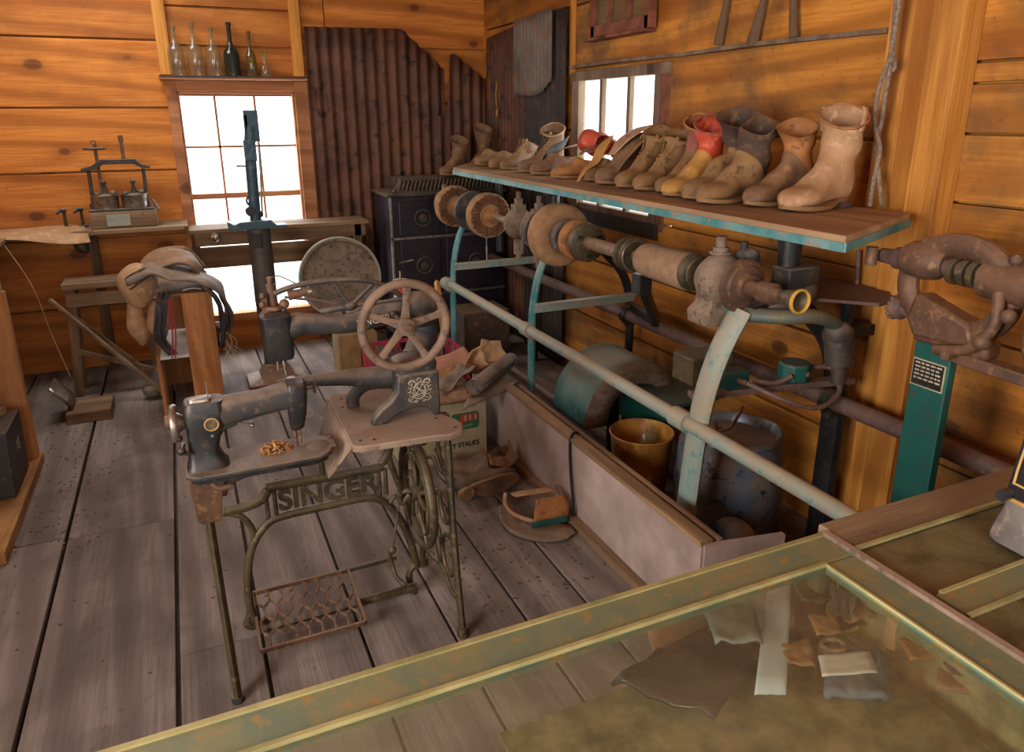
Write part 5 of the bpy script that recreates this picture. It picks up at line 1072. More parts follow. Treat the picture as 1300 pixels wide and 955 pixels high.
g = MB(); g.grid(lambda u, v: V((-.78+.09*u, 4.4+.2*v, .08+.12*(1-u))), 3, 4); tag(g.build('enamel_pan', 'steel', solid=.01), 'tilted pale metal pan on the floor against the bench leg', 'pan')
g = MB(); g.tube(spline([(-.95,4.9,.95),(-.83,4.8,.7),(-.78,4.8,.4),(-.72,4.75,.15)],6), .0025, 6); tag(g.build('loose_wire', 'l_tan'), 'thin pale wire hanging down from the wall workbench corner', 'wire')
g = MB(); g.sphere((-.6,5.35,.83),.06,(1,.4,.9)); g.jitter(.02,12); tag(g.build('green_plant_pot', 'bronze'), 'dull green knobbly object fixed below the wall workbench', 'pot')
# ---- stool / trestle
so = thing('trestle_stool', 'dark low wooden trestle stool with crossed braces in front of the boarded wall', 'stool', (-.5, 4.95, 0))
g = MB(); g.box((-.69,4.78,.655),(-.33,5.0,.69),.4); g.build('seat', 'old_x', so, smooth=0, bevel=.004)
for x, y in ((-.65,4.82),(-.37,4.82),(-.65,4.97),(-.37,4.97)):
    g = MB(); s_ = 1 if x > -.5 else -1; g.bar((x,y,.655),(x+s_*.05+(.12 if s_ > 0 else 0),y+(.0),0),.05,.03,up=(0,1,0)); g.build('leg', 'old_z', so, smooth=0, bevel=.003)
g = MB(); g.bar((-.66,4.8,.5),(-.3,4.8,.08),.03,.02,up=(0,1,0)); g.bar((-.66,4.805,.28),(-.28,4.78,.12),.03,.02,up=(0,1,0)); g.build('brace', 'old_z', so, smooth=0, bevel=.003)
g = MB(); g.box((-.68,4.8,.55),(-.34,4.815,.63)); g.build('apron', 'old_x', so, smooth=0, bevel=.003)
blob('grey_bundle', 'small grey bundle on the floor by the stool leg', (-.3,4.6,.05), .05, (1,1,.9), 'l_grey', 'bundle', .01, 4)
g = MB(); g.bar((-.75,4.75,.62),(-.22,4.55,.02),.022,.022); tag(g.build('wooden_stick', 'old_x', smooth=0, bevel=.004), 'long thin stick leaning down across the trestle stool', 'stick')
# ---- plank rack with leather draped over it
pk = thing('plank_rack', 'open pine plank box stood on end with leather bags draped over its top', 'rack', (-.05, 4.3, 0))
g = MB(); g.box((-.065,4.2,0),(.088,4.225,.70),.7); g.build('front_plank', 'new_z', pk, smooth=0, bevel=.003)
g = MB(); g.box((-.20,4.225,.68),(.088,4.75,.70),.4); g.build('top_plank', 'old_y', pk, smooth=0, bevel=.003)
g = MB(); g.box((-.23,4.225,0),(-.21,4.8,.36),.3); g.build('side_plank', 'new_z', pk, smooth=0, bevel=.003)
g = MB(); g.box((-.21,4.225,.34),(.08,4.8,.355),.8); g.build('middle_shelf', 'white', pk, smooth=0)['label'] = 'shelf lined with white paper'
g = MB(); g.box((-.21,4.8,0),(.088,4.82,.70),.3); g.build('back_plank', 'new_z', pk, smooth=0, bevel=.003)
lbag = thing('draped_leather_bag', 'dark grey-brown leather bag draped over the top of the plank rack, hanging towards the window', 'leather bag', (0,4.35,.7))
fl([(-.32,4.3,.78),(-.2,4.32,.83),(-.08,4.33,.80),(.05,4.32,.76),(.13,4.3,.68),(.165,4.3,.55),(.15,4.3,.42)], [.1,.22,.34,.34,.26,.2,.1], 'l_grey', 'bag_body', lbag, .012, (0,1,.05), .03, 3)
fl([(-.3,4.42,.74),(-.15,4.44,.86),(.0,4.45,.85),(.08,4.44,.74)], [.16,.28,.3,.2], 'l_brown', 'bag_flap', lbag, .01, (0,1,.2), .03, 8)
fl([(.05,4.18,.75),(.11,4.16,.66),(.125,4.16,.52),(.11,4.16,.4)], [.06,.09,.09,.04], 'l_black', 'hanging_strap', lbag, .006, (0,1,0), .02, 5)
fl([(-.05,4.18,.725),(.0,4.17,.735),(.04,4.17,.725)], [.05,.06,.05], 'white', 'paper_edge', lbag, .002, (0,1,0), .004, 6)
g = MB()
for k in range(7): a = V((.13+rn(-.02,.02),4.17+rn(-.02,.02),.47)); g.tube(spline([a,a+V((rn(-.03,.05),rn(-.03,.03),-.06)),a+V((rn(-.04,.09),rn(-.05,.05),-.14))],4),.0022,5)
g.build('frayed_strings', 'cream', lbag)['kind'] = 'stuff'
blob('moss_bundle', 'greenish ragged bundle hanging at the side of the plank rack', (.1,4.35,.42), .05, (.9,1,1.3), 'bronze', 'bundle', .03, 7)
lb2 = thing('pale_leather_pouch', 'pale tan lobed leather pouches with dark strap hanging off the back of the plank rack', 'leather pouch', (-.28,4.45,.6))
for c, r, sq in (((-.27,4.42,.72),.12,(.85,.8,1.05)),((-.3,4.42,.52),.09,(.6,.8,1.5)),((-.2,4.40,.52),.085,(.6,.8,1.5))):
    g = MB(); g.sphere(c, r, sq, 20, 14); g.jitter(.02, 8, c[0]*9); g.build('pouch', 'l_tan', lb2)
fl([(-.14,4.2,.72),(-.17,4.18,.6),(-.19,4.18,.48),(-.14,4.17,.38)], [.05,.06,.06,.04], 'l_black', 'strap', lb2, .012, (1,0,0), .01, 9)
g = MB()
for k, c in enumerate(((-.13,.0),(-.115,.01))): g.tube(spline([(c[0],4.17,.68),(c[0]-.0,4.165,.5),(c[0]-.02,4.165,.36)],5), .004, 6)
g.build('cord', 'redp', lb2)['label'] = 'pink and white cord'
g.v = []; 
# ---- tall iron post machine before the window
tp = thing('post_machine', 'tall slim teal-grey iron post machine with a small tray standing before the window', 'machine', (.42, 4.65, 0))
def Pt(x, y): return at(x, y, Y=4.62)
g = MB(); c = [Pt(352,478), Pt(348,440), Pt(338,380), Pt(333,330), Pt(328,290)]
g.tube(c, .03, 12, flat=(.066,.05), up=(1,0,0)); g.build('column', 'postgrey', tp)
b0 = Pt(352,478); g = MB(); g.loft([[V((b0.x+a*w, 4.62+b*d, z)) for a,b in ((-1,-1),(1,-1),(1,1),(-1,1))] for z,w,d in ((0,.18,.13),(.02,.18,.13),(.05,.1,.08),(.12,.06,.05))]); g.build('base', 'brown_iron', tp, bevel=.006)
g = MB(); a_, b_ = Pt(290,287), Pt(362,278); g.prism([(0,0),(b_.x-a_.x,0),(b_.x-a_.x,.018),(b_.x-a_.x-.06,.018),(b_.x-a_.x-.09,.05),(.06,.045),(.03,.03),(.0,.05),(-.008,.05)], (a_.x,4.6,a_.z-.02), (1,0,0), (0,0,1), .12); g.build('tray', 'postblue', tp, bevel=.003)
g = MB(); g.tube([Pt(325,283), Pt(322,250), Pt(319,215), Pt(317,185), Pt(318,160)], .03, 12, flat=(.032,.03), up=(1,0,0)); g.build('upper_post', 'postblue', tp)
g = MB(); p, q = Pt(308,178), Pt(326,204); g.box((p.x,4.58,q.z),(q.x,4.65,p.z)); p, q = Pt(311,180), Pt(326,140); g.box((p.x+.005,4.6,p.z),(q.x,4.63,q.z)); p, q = Pt(308,145), Pt(316,170)
g.add([(p.x,4.6,p.z),(q.x,4.6,p.z+.0),(q.x,4.6,q.z),(p.x,4.6,q.z),(p.x,4.62,p.z),(q.x,4.62,p.z),(q.x,4.62,q.z),(p.x,4.62,q.z)], [(0,1,2,3),(4,7,6,5),(0,4,5,1),(1,5,6,2),(2,6,7,3),(3,7,4,0)]); g.build('head_block', 'postblue', tp, bevel=.004)
g = MB(); g.tube([Pt(329,185),Pt(331,225),Pt(333,275)],.006,8); g.tube([Pt(300,211),Pt(316,211)],.005,8); g.build('side_rod', 'steel', tp)
g = MB(); g.tube(spline([Pt(318,205),Pt(316,225),Pt(320,240),Pt(327,262)],4),.014,8); g.torus(Pt(320,255),(0,1,0),.03,.006); g.cyl(Pt(318,268)+V((0,-.03,0)),Pt(318,268)+V((0,.03,0)),.03); g.sphere(Pt(330,272),.02); g.build('spring_gear', 'iron', tp)
g = MB(); p = Pt(324,300); g.box((p.x-.03,4.55,p.z-.06),(p.x+.03,4.6,p.z+.02)); g.build('clamp', 'iron', tp, bevel=.004)
# ---- round lid leaning by the corrugated sheet
dc = at(432,352,Y=4.85); rl = thing('iron_disc', 'large round dusty iron disc with a raised rim leaning up beneath the workbench end', 'iron disc', (dc.x,4.85,.2))
g = MB(); ax = V((-.1,-1,.12)).normalized(); R = .265
g.lathe([(0,0),(0,R),(.02,R+.006),(.035,R),(.035,R-.02),(.02,R-.035),(.022,.0)], dc, ax, 52); g.jitter(.002,10); g.build('lid_disc', 'dust', rl)
g = MB(); g.torus(dc+ax*.03, ax, R-.004, .008, .008, 56, 8); g.build('lid_rim', 'teal_p', rl)
for k in (35, 150, 270):
    t = radians(k); s_ = ax.cross(V((0,0,1))).normalized(); u_ = s_.cross(ax); p = dc+(s_*cos(t)+u_*sin(t))*(R-.03)+ax*.03; g = MB(); g.cyl(p, p+ax*.01, .012, n=12); g.build('bolt', 'iron', rl)
g = MB(); g.cyl(dc+ax*.02, dc+ax*.05, .03); g.build('hub', 'dust', rl)
g = MB(); g.bar((dc.x-.05,4.9,0.0),(dc.x-.05,4.9,dc.z-.2),.05,.05,up=(0,1,0)); g.build('lid_stand', 'iron', rl, smooth=0)
# ---- cast iron stove in the corner
sv = thing('cast_iron_stove', 'dark enamelled cast iron range with a ribbed top shelf in the room corner', 'stove', (1.75, 5.05, 0))
sx0, sx1, sy0, sy1 = 1.27, 2.1, 4.86, 5.28
g = MB(); g.box((sx0,sy0,.16),(sx1,sy1,1.085)); g.build('stove_body', 'stove', sv, smooth=0, bevel=.01)
g = MB(); g.box((sx0-.02,sy0-.03,1.085),(sx1+.02,sy1,1.105)); g.build('top_plate', 'stove_t', sv, smooth=0, bevel=.004)
g = MB(); n = 26
for i in range(n):                                             # ribbed dome-like warming shelf
    x = 1.36+i*(sx1-.04-1.36)/(n-1)
    g.tube(spline([(x-.03,sy0-.01,1.11),(x-.015,sy0+.0,1.15),(x+.01,sy0+.05,1.182),(x+.02,sy0+.2,1.188)],4), .0085, 6)
g.bar((1.36,sy0+.2,1.19),(sx1,sy0+.2,1.19),.1,.012); g.bar((1.32,sy0-.01,1.112),(sx1,sy0-.01,1.112),.02,.014); g.bar((1.38,sy0+.06,1.186),(sx1,sy0+.06,1.186),.016,.01); g.tube([(1.30,sy0,1.11),(1.34,sy0+.02,1.15),(1.38,sy0+.1,1.188)],.012,8)
g.box((1.38,sy0+.2,1.106),(sx1,sy1,1.19)); g.build('ribbed_shelf', 'stove_t', sv)
for z0, z1, x0, x1, lab in ((.82,1.05,sx0+.06,1.62,'upper stove door'),(.42,.79,sx0+.06,1.62,'oven door'),(.82,1.05,1.66,2.06,'upper side door'),(.42,.79,1.66,2.06,'side oven door'),(.2,.38,sx0+.06,1.62,'ash drawer front')):
    g = MB(); g.box((x0,sy0-.014,z0),(x1,sy0,z1)); d = g.build('stove_door', 'stove', sv, smooth=0, bevel=.006); d['label'] = lab
    g = MB(); c = V(((x0+x1)/2+.02,sy0-.02,(z0+z1)/2)); g.torus(c,(0,1,0),min(.055,(z1-z0)*.3),.006,.005,28,6); g.cyl(c,c+V((0,-.008,0)),.03); g.build('medallion', 'stove_t', d)
g = MB(); g.cyl((sx0+.04,sy0-.03,.64),(sx0+.14,sy0-.035,.655),.008); g.build('door_handle', 'steel', sv)
g = MB(); g.box((sx0-.0,sy0-.02,.795),(sx1,sy0,.812)); g.box((sx0+.0,sy0-.02,.16),(sx0+.012,sy0,1.085)); g.box((sx0,sy0-.02,.39),(sx1,sy0,.405)); g.build('trim_strip', 'steel', sv, smooth=0)
for x, y in ((sx0+.05,sy0+.05),(sx1-.05,sy0+.05),(sx0+.05,sy1-.05),(sx1-.05,sy1-.05)):
    g = MB(); g.tube([(x,y,0),(x,y,.06),(x,y,.17)],[.03,.018,.03],10); g.build('leg', 'stove', sv)
# ---- things in the dim space beyond the finishing machine frame
g = MB(); g.box((1.62,4.42,.0),(1.95,4.7,.34)); tag(g.build('wooden_crate', 'l_dark', smooth=0, bevel=.004), 'dim brown crate on the floor beneath the far end of the finishing machine', 'crate')
# ---- tools and rope on the side wall
def handle(p, q, label, r0=.014, r1=.02):
    g = MB(); p, q = V(p), V(q); q2 = q+(q-p)*1.2; g.tube([p, p+(q-p)*.1, q, q2], [r1, r1*1.02, r0, r0*.9], 12); tag(g.build('tool_handle', 'old_z', smooth=50), label, 'tool handle', None)
handle((RX-.03,2.696,1.883),(RX-.03,2.66,2.053),'grey round wooden tool handle standing on the ledge nearest the small sash')
handle((RX-.03,2.486,1.868),(RX-.03,2.44,2.03),'brown tapered wooden tool handle, middle of the three on the ledge', .013, .024)
handle((RX-.03,2.262,1.874),(RX-.03,2.282,2.01),'pale straight wooden tool handle on the ledge nearest the rope', .016, .018)
g = MB()
k1 = [at(1150,-60,X=RX-.11), at(1142,0,X=RX-.11), at(1136,40,X=RX-.11), at(1129,75,X=RX-.11), at(1118,105,X=RX-.11), at(1111,140,X=RX-.11), at(1112,165,X=RX-.11), at(1117,190,X=RX-.11), at(1110,225,X=RX-.11), at(1104,262,X=RX-.11)]
k2 = [at(1146,-60,X=RX-.1), at(1138,0,X=RX-.1), at(1132,60,X=RX-.1), at(1130,85,X=RX-.1), at(1124,120,X=RX-.1), at(1120,150,X=RX-.1), at(1113,185,X=RX-.1), at(1116,225,X=RX-.1), at(1119,262,X=RX-.1)]
g.tube(spline(k1,6), .0075, 8); g.tube(spline(k2,6), .0075, 8); g.tube(spline([k2[3],at(1136,88,X=RX-.1),at(1133,66,X=RX-.1)],4),.007,8)
g.sphere(at(1131,76,X=RX-.11),.013); tag(g.build('knotted_rope', 'rope'), 'grey cotton rope with a knot hanging in a long loop beside the posts', 'rope')
g = MB(); g.tube(spline([at(1090,318,X=RX-.06), at(1088,360,X=RX-.06), at(1082,395,X=RX-.06), at(1077,430,X=RX-.06), at(1072,470,X=RX-.06), at(1068,500,X=RX-.06)],6), .008, 8)
tag(g.build('electric_cable', 'pipe'), 'thick dark cable running down the wall stud below the boot shelf', 'cable')
tyy = thing('wall_tray', 'thin dark metal tray held out from the wall beneath the near end of the shelf', 'tray', (2.0,1.75,1.0))
g = MB(); g.prism([(1.82,1.95),(2.0,2.02),(2.16,1.9),(2.12,1.6),(1.98,1.58),(1.85,1.72)], (0,0,1.02), (1,0,0), (0,1,0), .012); g.build('tray_plate', 'pipe', tyy, bevel=.002)
g = MB(); g.cyl((2.05,1.76,1.014),(2.05,1.76,.90),.022); g.box((2.02,1.72,.86),(2.17,1.8,.9)); g.build('tray_bracket', 'iron', tyy, bevel=.003)
# yellow tassel and wire on the rusty sheet
g = MB(); g.tube(spline([(RX-.03,5.1,1.84),(RX-.035,5.12,1.75),(RX-.04,5.09,1.66)],5), .004, 6); g.sphere((RX-.04,5.09,1.62),.014,(.6,1,2.2)); g.jitter(.005,30); tag(g.build('yellow_tassel', 'l_yel'), 'tiny yellow tassel on a wire hanging on the rusty corner sheet', 'tassel')
g = MB(); g.tube([(1.6,3.95,.94),(1.6,3.95,.86)],.003,6); g.tube([(1.6,3.95,.87),(1.6,3.95,.78)],[.007,.004],8); tag(g.build('hanging_plumb', 'steel'), 'thin metal pendant hanging under the brush wheels', 'pendant')
# ================================================================ green post grinder by the wall
gp = thing('pedestal_grinder', 'brown cast grinder head with a ring yoke on a dark green pedestal near the posts', 'machine', (1.8, 1.22, 0))
pz0, pz1 = 0, 1.03
g = MB(); g.loft([[V((1.75+dx*.03, 1.165+dy*.105+ (0), z)) for dx, dy in ((0,0),(1,0),(1,1),(0,1))] for z in (0,1.03)]); g.build('pedestal', 'teal_d', gp, smooth=0, bevel=.004)
g = MB(); g.box((1.7,1.1,0),(1.9,1.34,.04)); g.build('floor_plate', 'teal_d', gp, smooth=0, bevel=.005)
lp = MB(); lp.box((1.746,1.172,.90),(1.75,1.265,.975)); lab_ = lp.build('label_plate', 'cream', gp, smooth=0)
g = MB(); g.box((1.7445,1.175,.904),(1.7465,1.262,.972)); g.build('label_field', 'iron', lab_, smooth=0)
g = MB()
for i in range(5):
    y = 1.256; z = .963-i*.0105
    while y > 1.184:
        w_ = rn(.006,.016); y2 = max(1.18, y-w_); g.box((1.7438,y2,z),(1.7446,y,z+.0045)); y = y2-.004
g.build('small_print', 'cream', lab_, smooth=0)
X_ = 1.76
def T(y, z, x=X_): return V((x, y, z))
# yoke: big ring with openings
g = MB(); cy, czz = 1.19, 1.175
rg = []
for k in range(48):
    t = 2*pi*k/48; r = .125+.012*cos(2*t); rg.append(T(cy+r*cos(t), czz+r*.98*sin(t)))
g.tube(rg, .02, 10, closed=True, flat=(.024,.03), up=(1,0,0)); g.build('ring_yoke', 'brown_iron', gp)
g = MB(); g.loft([[T(y, z, X_+x) for y, z in pts] for x, pts in ((-.03,[(1.28,1.15),(1.12,1.1),(1.1,1.04),(1.27,1.03),(1.3,1.08)]),(.04,[(1.28,1.15),(1.12,1.1),(1.1,1.04),(1.27,1.03),(1.3,1.08)]))]); g.box((X_-.024,1.07,1.02),(X_+.035,1.275,1.07)); g.build('head_casting', 'brown_iron', gp, bevel=.012)
g = MB(); g.lathe([(0,.012),(.0,.02),(.04,.022),(.05,.03),(.12,.032),(.13,.024),(.2,.022),(.3,.022),(.31,.03),(.5,.034)], T(1.42,1.225), (0,-1,0), 24); g.build('upper_shaft', 'pipe', gp)
g = MB(); g.lathe([(0,.02),(.0,.035),(.02,.047),(.07,.05),(.1,.044),(.12,.03)], T(1.345,1.232), (0,-1,0), 26); g.sphere(T(1.29,1.28),.014); g.cyl(T(1.29,1.26),T(1.29,1.285),.008); g.build('bearing_boss', 'brown_iron', gp)
g = MB(); g.lathe([(0,.02),(.0,.045),(.09,.048),(.22,.05),(.26,.03)], T(1.12,1.215), (0,-1,0), 26); g.sphere(T(1.06,1.27),.016); g.cyl(T(1.06,1.24),T(1.06,1.285),.01); g.build('bearing_boss', 'brown_iron', gp)
for y in (1.2, 1.17, 1.145):
    g = MB(); g.lathe([(-.01,.02),(-.008,.034),(.008,.034),(.01,.02)], T(y,1.22), (0,-1,0), 24); g.build('collar', 'bronze', gp)
g = MB(); g.cyl(T(1.27,1.085),T(1.33,1.09),.018); g.lathe([(0,.02),(.005,.03),(.03,.032),(.035,.024)], T(1.325,1.09), (0,1,0), 18)
for k in range(12): t = 2*pi*k/12; g.sphere(T(1.355,1.09+.03*cos(t),X_+.03*sin(t)),.006,n=8,m=6)
g.build('knurled_knob', 'pipe', gp)
g = MB(); g.tube(spline([T(1.19,1.02,X_-.04),T(1.1,1.05,X_-.05),T(1.05,1.12,X_-.05),T(1.06,1.2,X_-.04)],6), .014, 10); g.build('curved_rib', 'brown_iron', gp)
g = MB(); g.sphere(T(1.07,1.075,X_-.05),.022); g.jitter(.004,40); g.build('bolt_head', 'brown_iron', gp)
g = MB(); g.cyl(T(1.15,1.02,X_-.02),T(1.15,1.02,X_-.06),.013); g.build('bolt_head', 'brown_iron', gp)
g = MB(); g.sphere(T(1.02,1.15,X_-.05),.018); g.build('bolt_head', 'brown_iron', gp)
g = MB(); g.bar(T(1.17,1.01),T(.9,1.0),.05,.03); g.lathe([(0,.05),(.02,.09),(.05,.1),(.05,.03)],T(.98,1.12),(0,-1,0),24); g.build('side_arm', 'brown_iron', gp, bevel=.004)
g = MB(); g.box((1.88,.95,.42),(2.12,1.2,.56)); tag(g.build('green_motor_box', 'teal_d', smooth=0, bevel=.01), 'dark green metal box low behind the pedestal grinder', 'metal box')
# ================================================================ glass display case, near corner
dcs = thing('display_case', 'glass-topped display case with a greenish brass frame and clear dusty glass', 'display case', (.2, .45, 0))
CX0, CX1, CY0, CY1, CT = -.75, .895, -.25, .755, .94
g = MB(); fw = .062
g.box((CX0,CY1-fw,CT-.018),(CX1,CY1,CT)); g.box((CX1-fw,CY0,CT-.018),(CX1,CY1-fw,CT)); g.box((CX0,CY0,CT-.018),(CX0+fw,CY1-fw,CT)); g.box((CX0+fw,CY0,CT-.018),(CX1-fw,CY0+fw,CT))
g.build('top_frame', 'caseframe', dcs, smooth=0, bevel=.003)
g = MB(); g.bar((CX0,CY1,CT-.004),(CX1,CY1,CT-.004),.008,.014); g.bar((CX0,CY1-fw,CT+.0),(CX1-fw,CY1-fw,CT+.0),.006,.006); g.bar((CX1-fw,CY1-fw,CT),(CX1-fw,CY0,CT),.004,.004); g.build('bright_bead', 'framebead', dcs)['label'] = 'bright worn brass edge bead'
g = MB(); g.bar((CX1+.001,CY0,CT-.002),(CX1+.001,CY1,CT-.002),.011,.018); g.build('side_bead', 'dust', dcs, smooth=0)
g = MB(); g.box((CX0+fw,CY0+fw,CT-.012),(CX1-fw,CY1-fw,CT-.007)); g.build('glass_top', 'caseglass', dcs, smooth=0)
g = MB(); g.box((CX0+.02,CY1-.012,.5),(CX1-.02,CY1-.008,CT-.018)); g.build('glass_front', 'glass', dcs, smooth=0)
for x, y in ((CX0+.012,CY1-.012),(CX1-.012,CY1-.012),(CX0+.012,CY0+.012),(CX1-.012,CY0+.012)):
    g = MB(); g.box((x-.012,y-.012,.45),(x+.012,y+.012,CT-.018)); g.build('corner_post', 'caseframe', dcs, smooth=0)
g = MB(); g.box((CX0,CY0,.0),(CX1,CY1,.45), .5); g.build('case_base', 'old_x', dcs, smooth=0, bevel=.004)
SH = .81
g = MB(); g.box((.30,CY0+.03,SH-.008),(CX1-.02,CY1-.03,SH-.002)); g.build('inner_shelf', 'olive_shelf', dcs, smooth=0)['label'] = 'olive dusty inner shelf'
g = MB(); g.box((-.6,CY0+.03,SH-.008),(.30,CY1-.03,SH-.002)); g.build('glass_shelf', 'glass', dcs, smooth=0)
# things inside the case
def on(x, y, z=SH): p = at(x, y, Z=z); return p
def insheet(name, label, pts, mat, cat, h=0.004, seed=0, th=.003, curl=.008):
    q = [on(*p) for p in pts]; c = sum(q, V((0,0,0)))/4; n = 8
    g = MB(); g.grid(lambda u, v: (q[0]*(1-u)*(1-v)+q[1]*u*(1-v)+q[2]*u*v+q[3]*(1-u)*v)+V((0,0,h+abs(noise.noise(V((u*3+seed,v*3,seed))))*curl*2)), n, n)
    return tag(g.build(name, mat, solid=th, smooth=60), label, cat)
insheet('reflection_strip', 'bluish white strip standing in for a reflection, lengthwise under the case glass', [(975,745),(1003,738),(995,905),(955,905)], 'paper', 'paper', .03, 1, .001, .003)  # strip added in place of a reflection on the case glass
insheet('dark_leather_piece', 'dark shiny leather piece with a pale crinkled edge inside the glass case', [(775,885),(885,815),(965,838),(905,930)], 'c_dark', 'leather piece', .02, 2, .006, .016)
insheet('plastic_wrapper', 'translucent grey crinkled wrapper on the dark leather in the glass case', [(885,795),(950,785),(965,850),(905,850)], 'c_grey', 'wrapper', .045, 3, .004, .012)
insheet('tan_leather_piece', 'flat tan leather piece under the dark wrapper inside the glass case', [(815,790),(905,770),(920,800),(830,840)], 'c_tan', 'leather piece', .01, 4, .004, .01)
insheet('leather_piece', 'brown leather piece beside the reflection strip in the glass case', [(1010,760),(1090,740),(1100,800),(1005,830)], 'c_brown', 'leather piece', .01, 5, .004, .01)
insheet('leather_piece', 'blotchy olive leather piece at the frame corner inside the glass case', [(1020,735),(1075,715),(1110,745),(1050,765)], 'c_tan', 'leather piece', .01, 6, .004, .01)
insheet('blue_cloth', 'grey blue folded cloth inside the glass case near its lower edge', [(1050,835),(1120,850),(1125,905),(1045,900)], 'c_blue', 'cloth', .02, 7, .01, .01)
insheet('pink_leather_piece', 'pinkish leather piece beside the blue cloth in the glass case', [(1190,825),(1250,850),(1260,900),(1185,890)], 'l_pink', 'leather piece', .02, 8, .004, .01)
p = on(1140,815); hs = thing('heel_block', 'stacked leather shoe heel standing on the case shelf', 'shoe heel', p)
g = MB(); g.loft([[p+V((w*.028*cos(t),w*.022*sin(t),z)) for t in [2*pi*k/20 for k in range(20)]] for z,w in ((0,1.0),(.03,.9),(.06,.95))]); g.build('heel_stack', 'l_tan', hs)
g = MB(); g.loft([[p+V((w*.027*cos(t),w*.021*sin(t),z)) for t in [2*pi*k/20 for k in range(20)]] for z,w in ((.06,.97),(.066,.96))]); g.build('heel_cap', 'l_grey', hs)
p = on(1068,790); g = MB(); random.seed(5)
for k in range(60): t = rn(0,2*pi); r = rn(0,.024); a = p+V((r*cos(t),r*sin(t),.02)); g.tube([a,a+V((rn(-.008,.008),rn(-.008,.008),.04))],.0012,4)
br = thing('round_brush', 'small round bristle brush on the case shelf', 'brush', p)
g.build('bristles', 'l_grey', br)['kind'] = 'stuff'
g = MB(); g.cyl(p, p+V((0,0,.022)), .026); g.build('brush_block', 'l_tan', br)
p = on(1055,840); g = MB()
for k in range(5): g.torus(p+V((0,0,.005+k*.006)), (0,.2,1), .016, .004, .004, 20, 6)
tag(g.build('coiled_wire', 'rope'), 'small coil of twisted grey cord inside the glass case', 'cord')
insheet('small_card', 'white rounded card at the lower edge inside the glass case', [(1035,858),(1100,852),(1110,880),(1040,885)], 'white', 'card', .035, 9, .002, .002)
random.seed(21)
for k, (x, y) in enumerate(((905,770),(945,745),(1030,770),(1045,815),(1100,770),(1090,800),(1180,790),(1165,850),(1215,870),(1010,850),(1130,770),(870,790))):
    w_ = rn(18,34); h_ = rn(12,22); a = rn(-8,8)
    o = insheet('leather_scrap', 'small leather scrap strewn among the pieces on the case shelf', [(x-w_,y-h_+a),(x+w_*.6,y-h_-a),(x+w_,y+h_+a),(x-w_*.5,y+h_)], ['c_brown','c_tan','c_dark','l_tan_o'][k % 4], 'leather scrap', .028+.004*(k % 3), k, .003, .006)
    o['group'] = 'leather scraps on the case shelf'
# ================================================================ second case / counter
c2 = thing('counter_case', 'wooden-edged counter case with a grimy olive glass top beside the clear glass case', 'display case', (1.4, .3, 0))
DX0, DX1, DY0, DY1, DT = .905, 2.12, -.4, .778, .945
g = MB(); g.box((DX0,DY1-.075,DT-.02),(DX1,DY1,DT), .7); g.build('back_rail', 'rail_w', c2, smooth=0, bevel=.003)
g = MB(); g.bar((DX0,DY1-.078,DT-.001),(DX1,DY1-.078,DT-.001),.006,.006); g.build('rail_bead', 'framebead', c2)
g = MB(); g.box((DX0,DY0,DT-.016),(DX1,DY1-.078,DT-.008)); g.build('glass_top', 'caseglass2', c2, smooth=0)
a_ = at(1200,738,Z=DT); b_ = at(1300,684,Z=DT)
g = MB(); d_ = V((1,0,0)); yy = .57; g.bar((DX0+.02,yy,DT-.004),(DX1,yy,DT-.004),.006,.006); g.bar((DX0+.01,yy-.05,DT-.004),(DX1,yy-.05,DT-.004),.006,.006); g.build('divider_bead', 'framebead', c2)
g = MB(); g.box((DX0+.01,yy-.05,DT-.01),(DX1,yy,DT-.004)); g.build('divider_strip', 'caseframe', c2, smooth=0)
g = MB(); g.box((DX0,DY0,0),(DX1,DY1-.004,DT-.2), .5); g.build('counter_body', 'old_x', c2, smooth=0, bevel=.004)
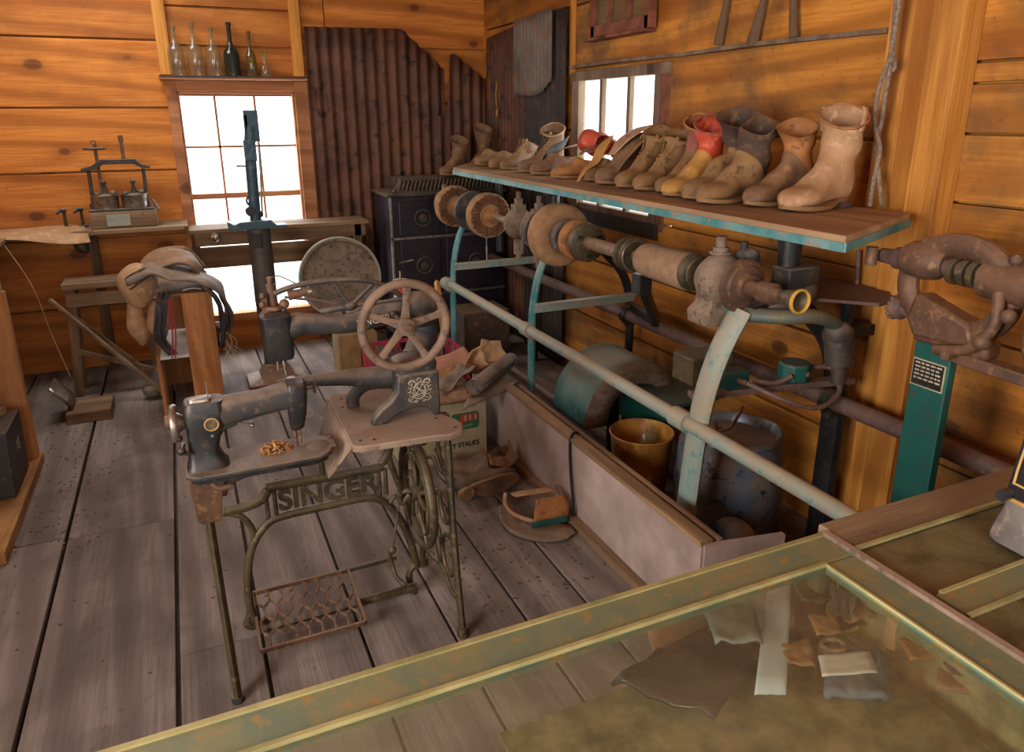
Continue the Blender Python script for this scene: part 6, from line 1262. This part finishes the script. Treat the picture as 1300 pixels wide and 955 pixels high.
g = MB(); g.box((DX0+.01,DY1-.03,DT-.2),(DX1,DY1-.01,DT-.02)); g.box((DX1-.02,DY0,DT-.2),(DX1,DY1-.03,DT-.02)); g.build('counter_panel', 'old_x', c2, smooth=0)
g = MB(); g.box((DX0+.01,DY0,DT-.2),(DX1-.02,DY1-.03,DT-.07)); g.build('inner_tray', 'olive_shelf', c2, smooth=0)
# ---- black cast machine pillar at the frame edge
bp = thing('black_sewing_machine', 'black cast sewing machine pillar with gold lining standing on the counter case', 'sewing machine', (1.225,.575,.945))
cx_, cy_ = 1.225, .575
g = MB(); g.loft([rr(cx_,cy_,.108,.075,.946), rr(cx_,cy_,.106,.073,.962), rr(cx_,cy_,.1,.066,.99), rr(cx_,cy_,.096,.062,1.018)], caps=(True,True)); g.build('machine_foot', 'l_grey', bp)['label'] = 'grey worn machine foot'
g = MB(); g.loft([rr(cx_,cy_,.1,.066,1.018), rr(cx_,cy_,.098,.064,1.05), rr(cx_,cy_,.092,.06,1.12), rr(cx_+.004,cy_,.08,.054,1.16), rr(cx_+.03,cy_,.05,.04,1.20), rr(cx_+.2,cy_,.04,.035,1.205)]); g.build('pillar', 'iron', bp)
g = MB()
def ringb(z, e=1.0, r=.0025): g.tube([V((p.x,p.y,z)) for p in rr(cx_,cy_,.1008*e,.0668*e,z)], r, 6, closed=True)
ringb(1.022, 1.0, .004); z0_, z1_ = 1.05, 1.14; yf = cy_-.0655
g.tube(spline([(cx_-.055,yf,z1_),(cx_-.06,yf-.001,z0_+.01),(cx_-.05,yf-.001,z0_),(cx_+.05,yf-.001,z0_),(cx_+.06,yf,z0_+.01),(cx_+.055,yf,z1_)],6), .002, 6); g.build('gold_lining', 'gold', bp)
g = MB(); xf = cx_-.0985
g.tube(spline([(xf+.006,cy_-.035,z1_),(xf-.0,cy_-.04,z0_+.01),(xf-.001,cy_-.032,z0_),(xf-.001,cy_+.032,z0_),(xf,cy_+.04,z0_+.01),(xf+.006,cy_+.035,z1_)],6), .002, 6); g.build('gold_lining', 'gold', bp)
g = MB(); g.cyl((cx_-.118,cy_+.045,1.03),(cx_-.09,cy_+.045,1.03),.009); g.build('thumb_screw', 'iron', bp)
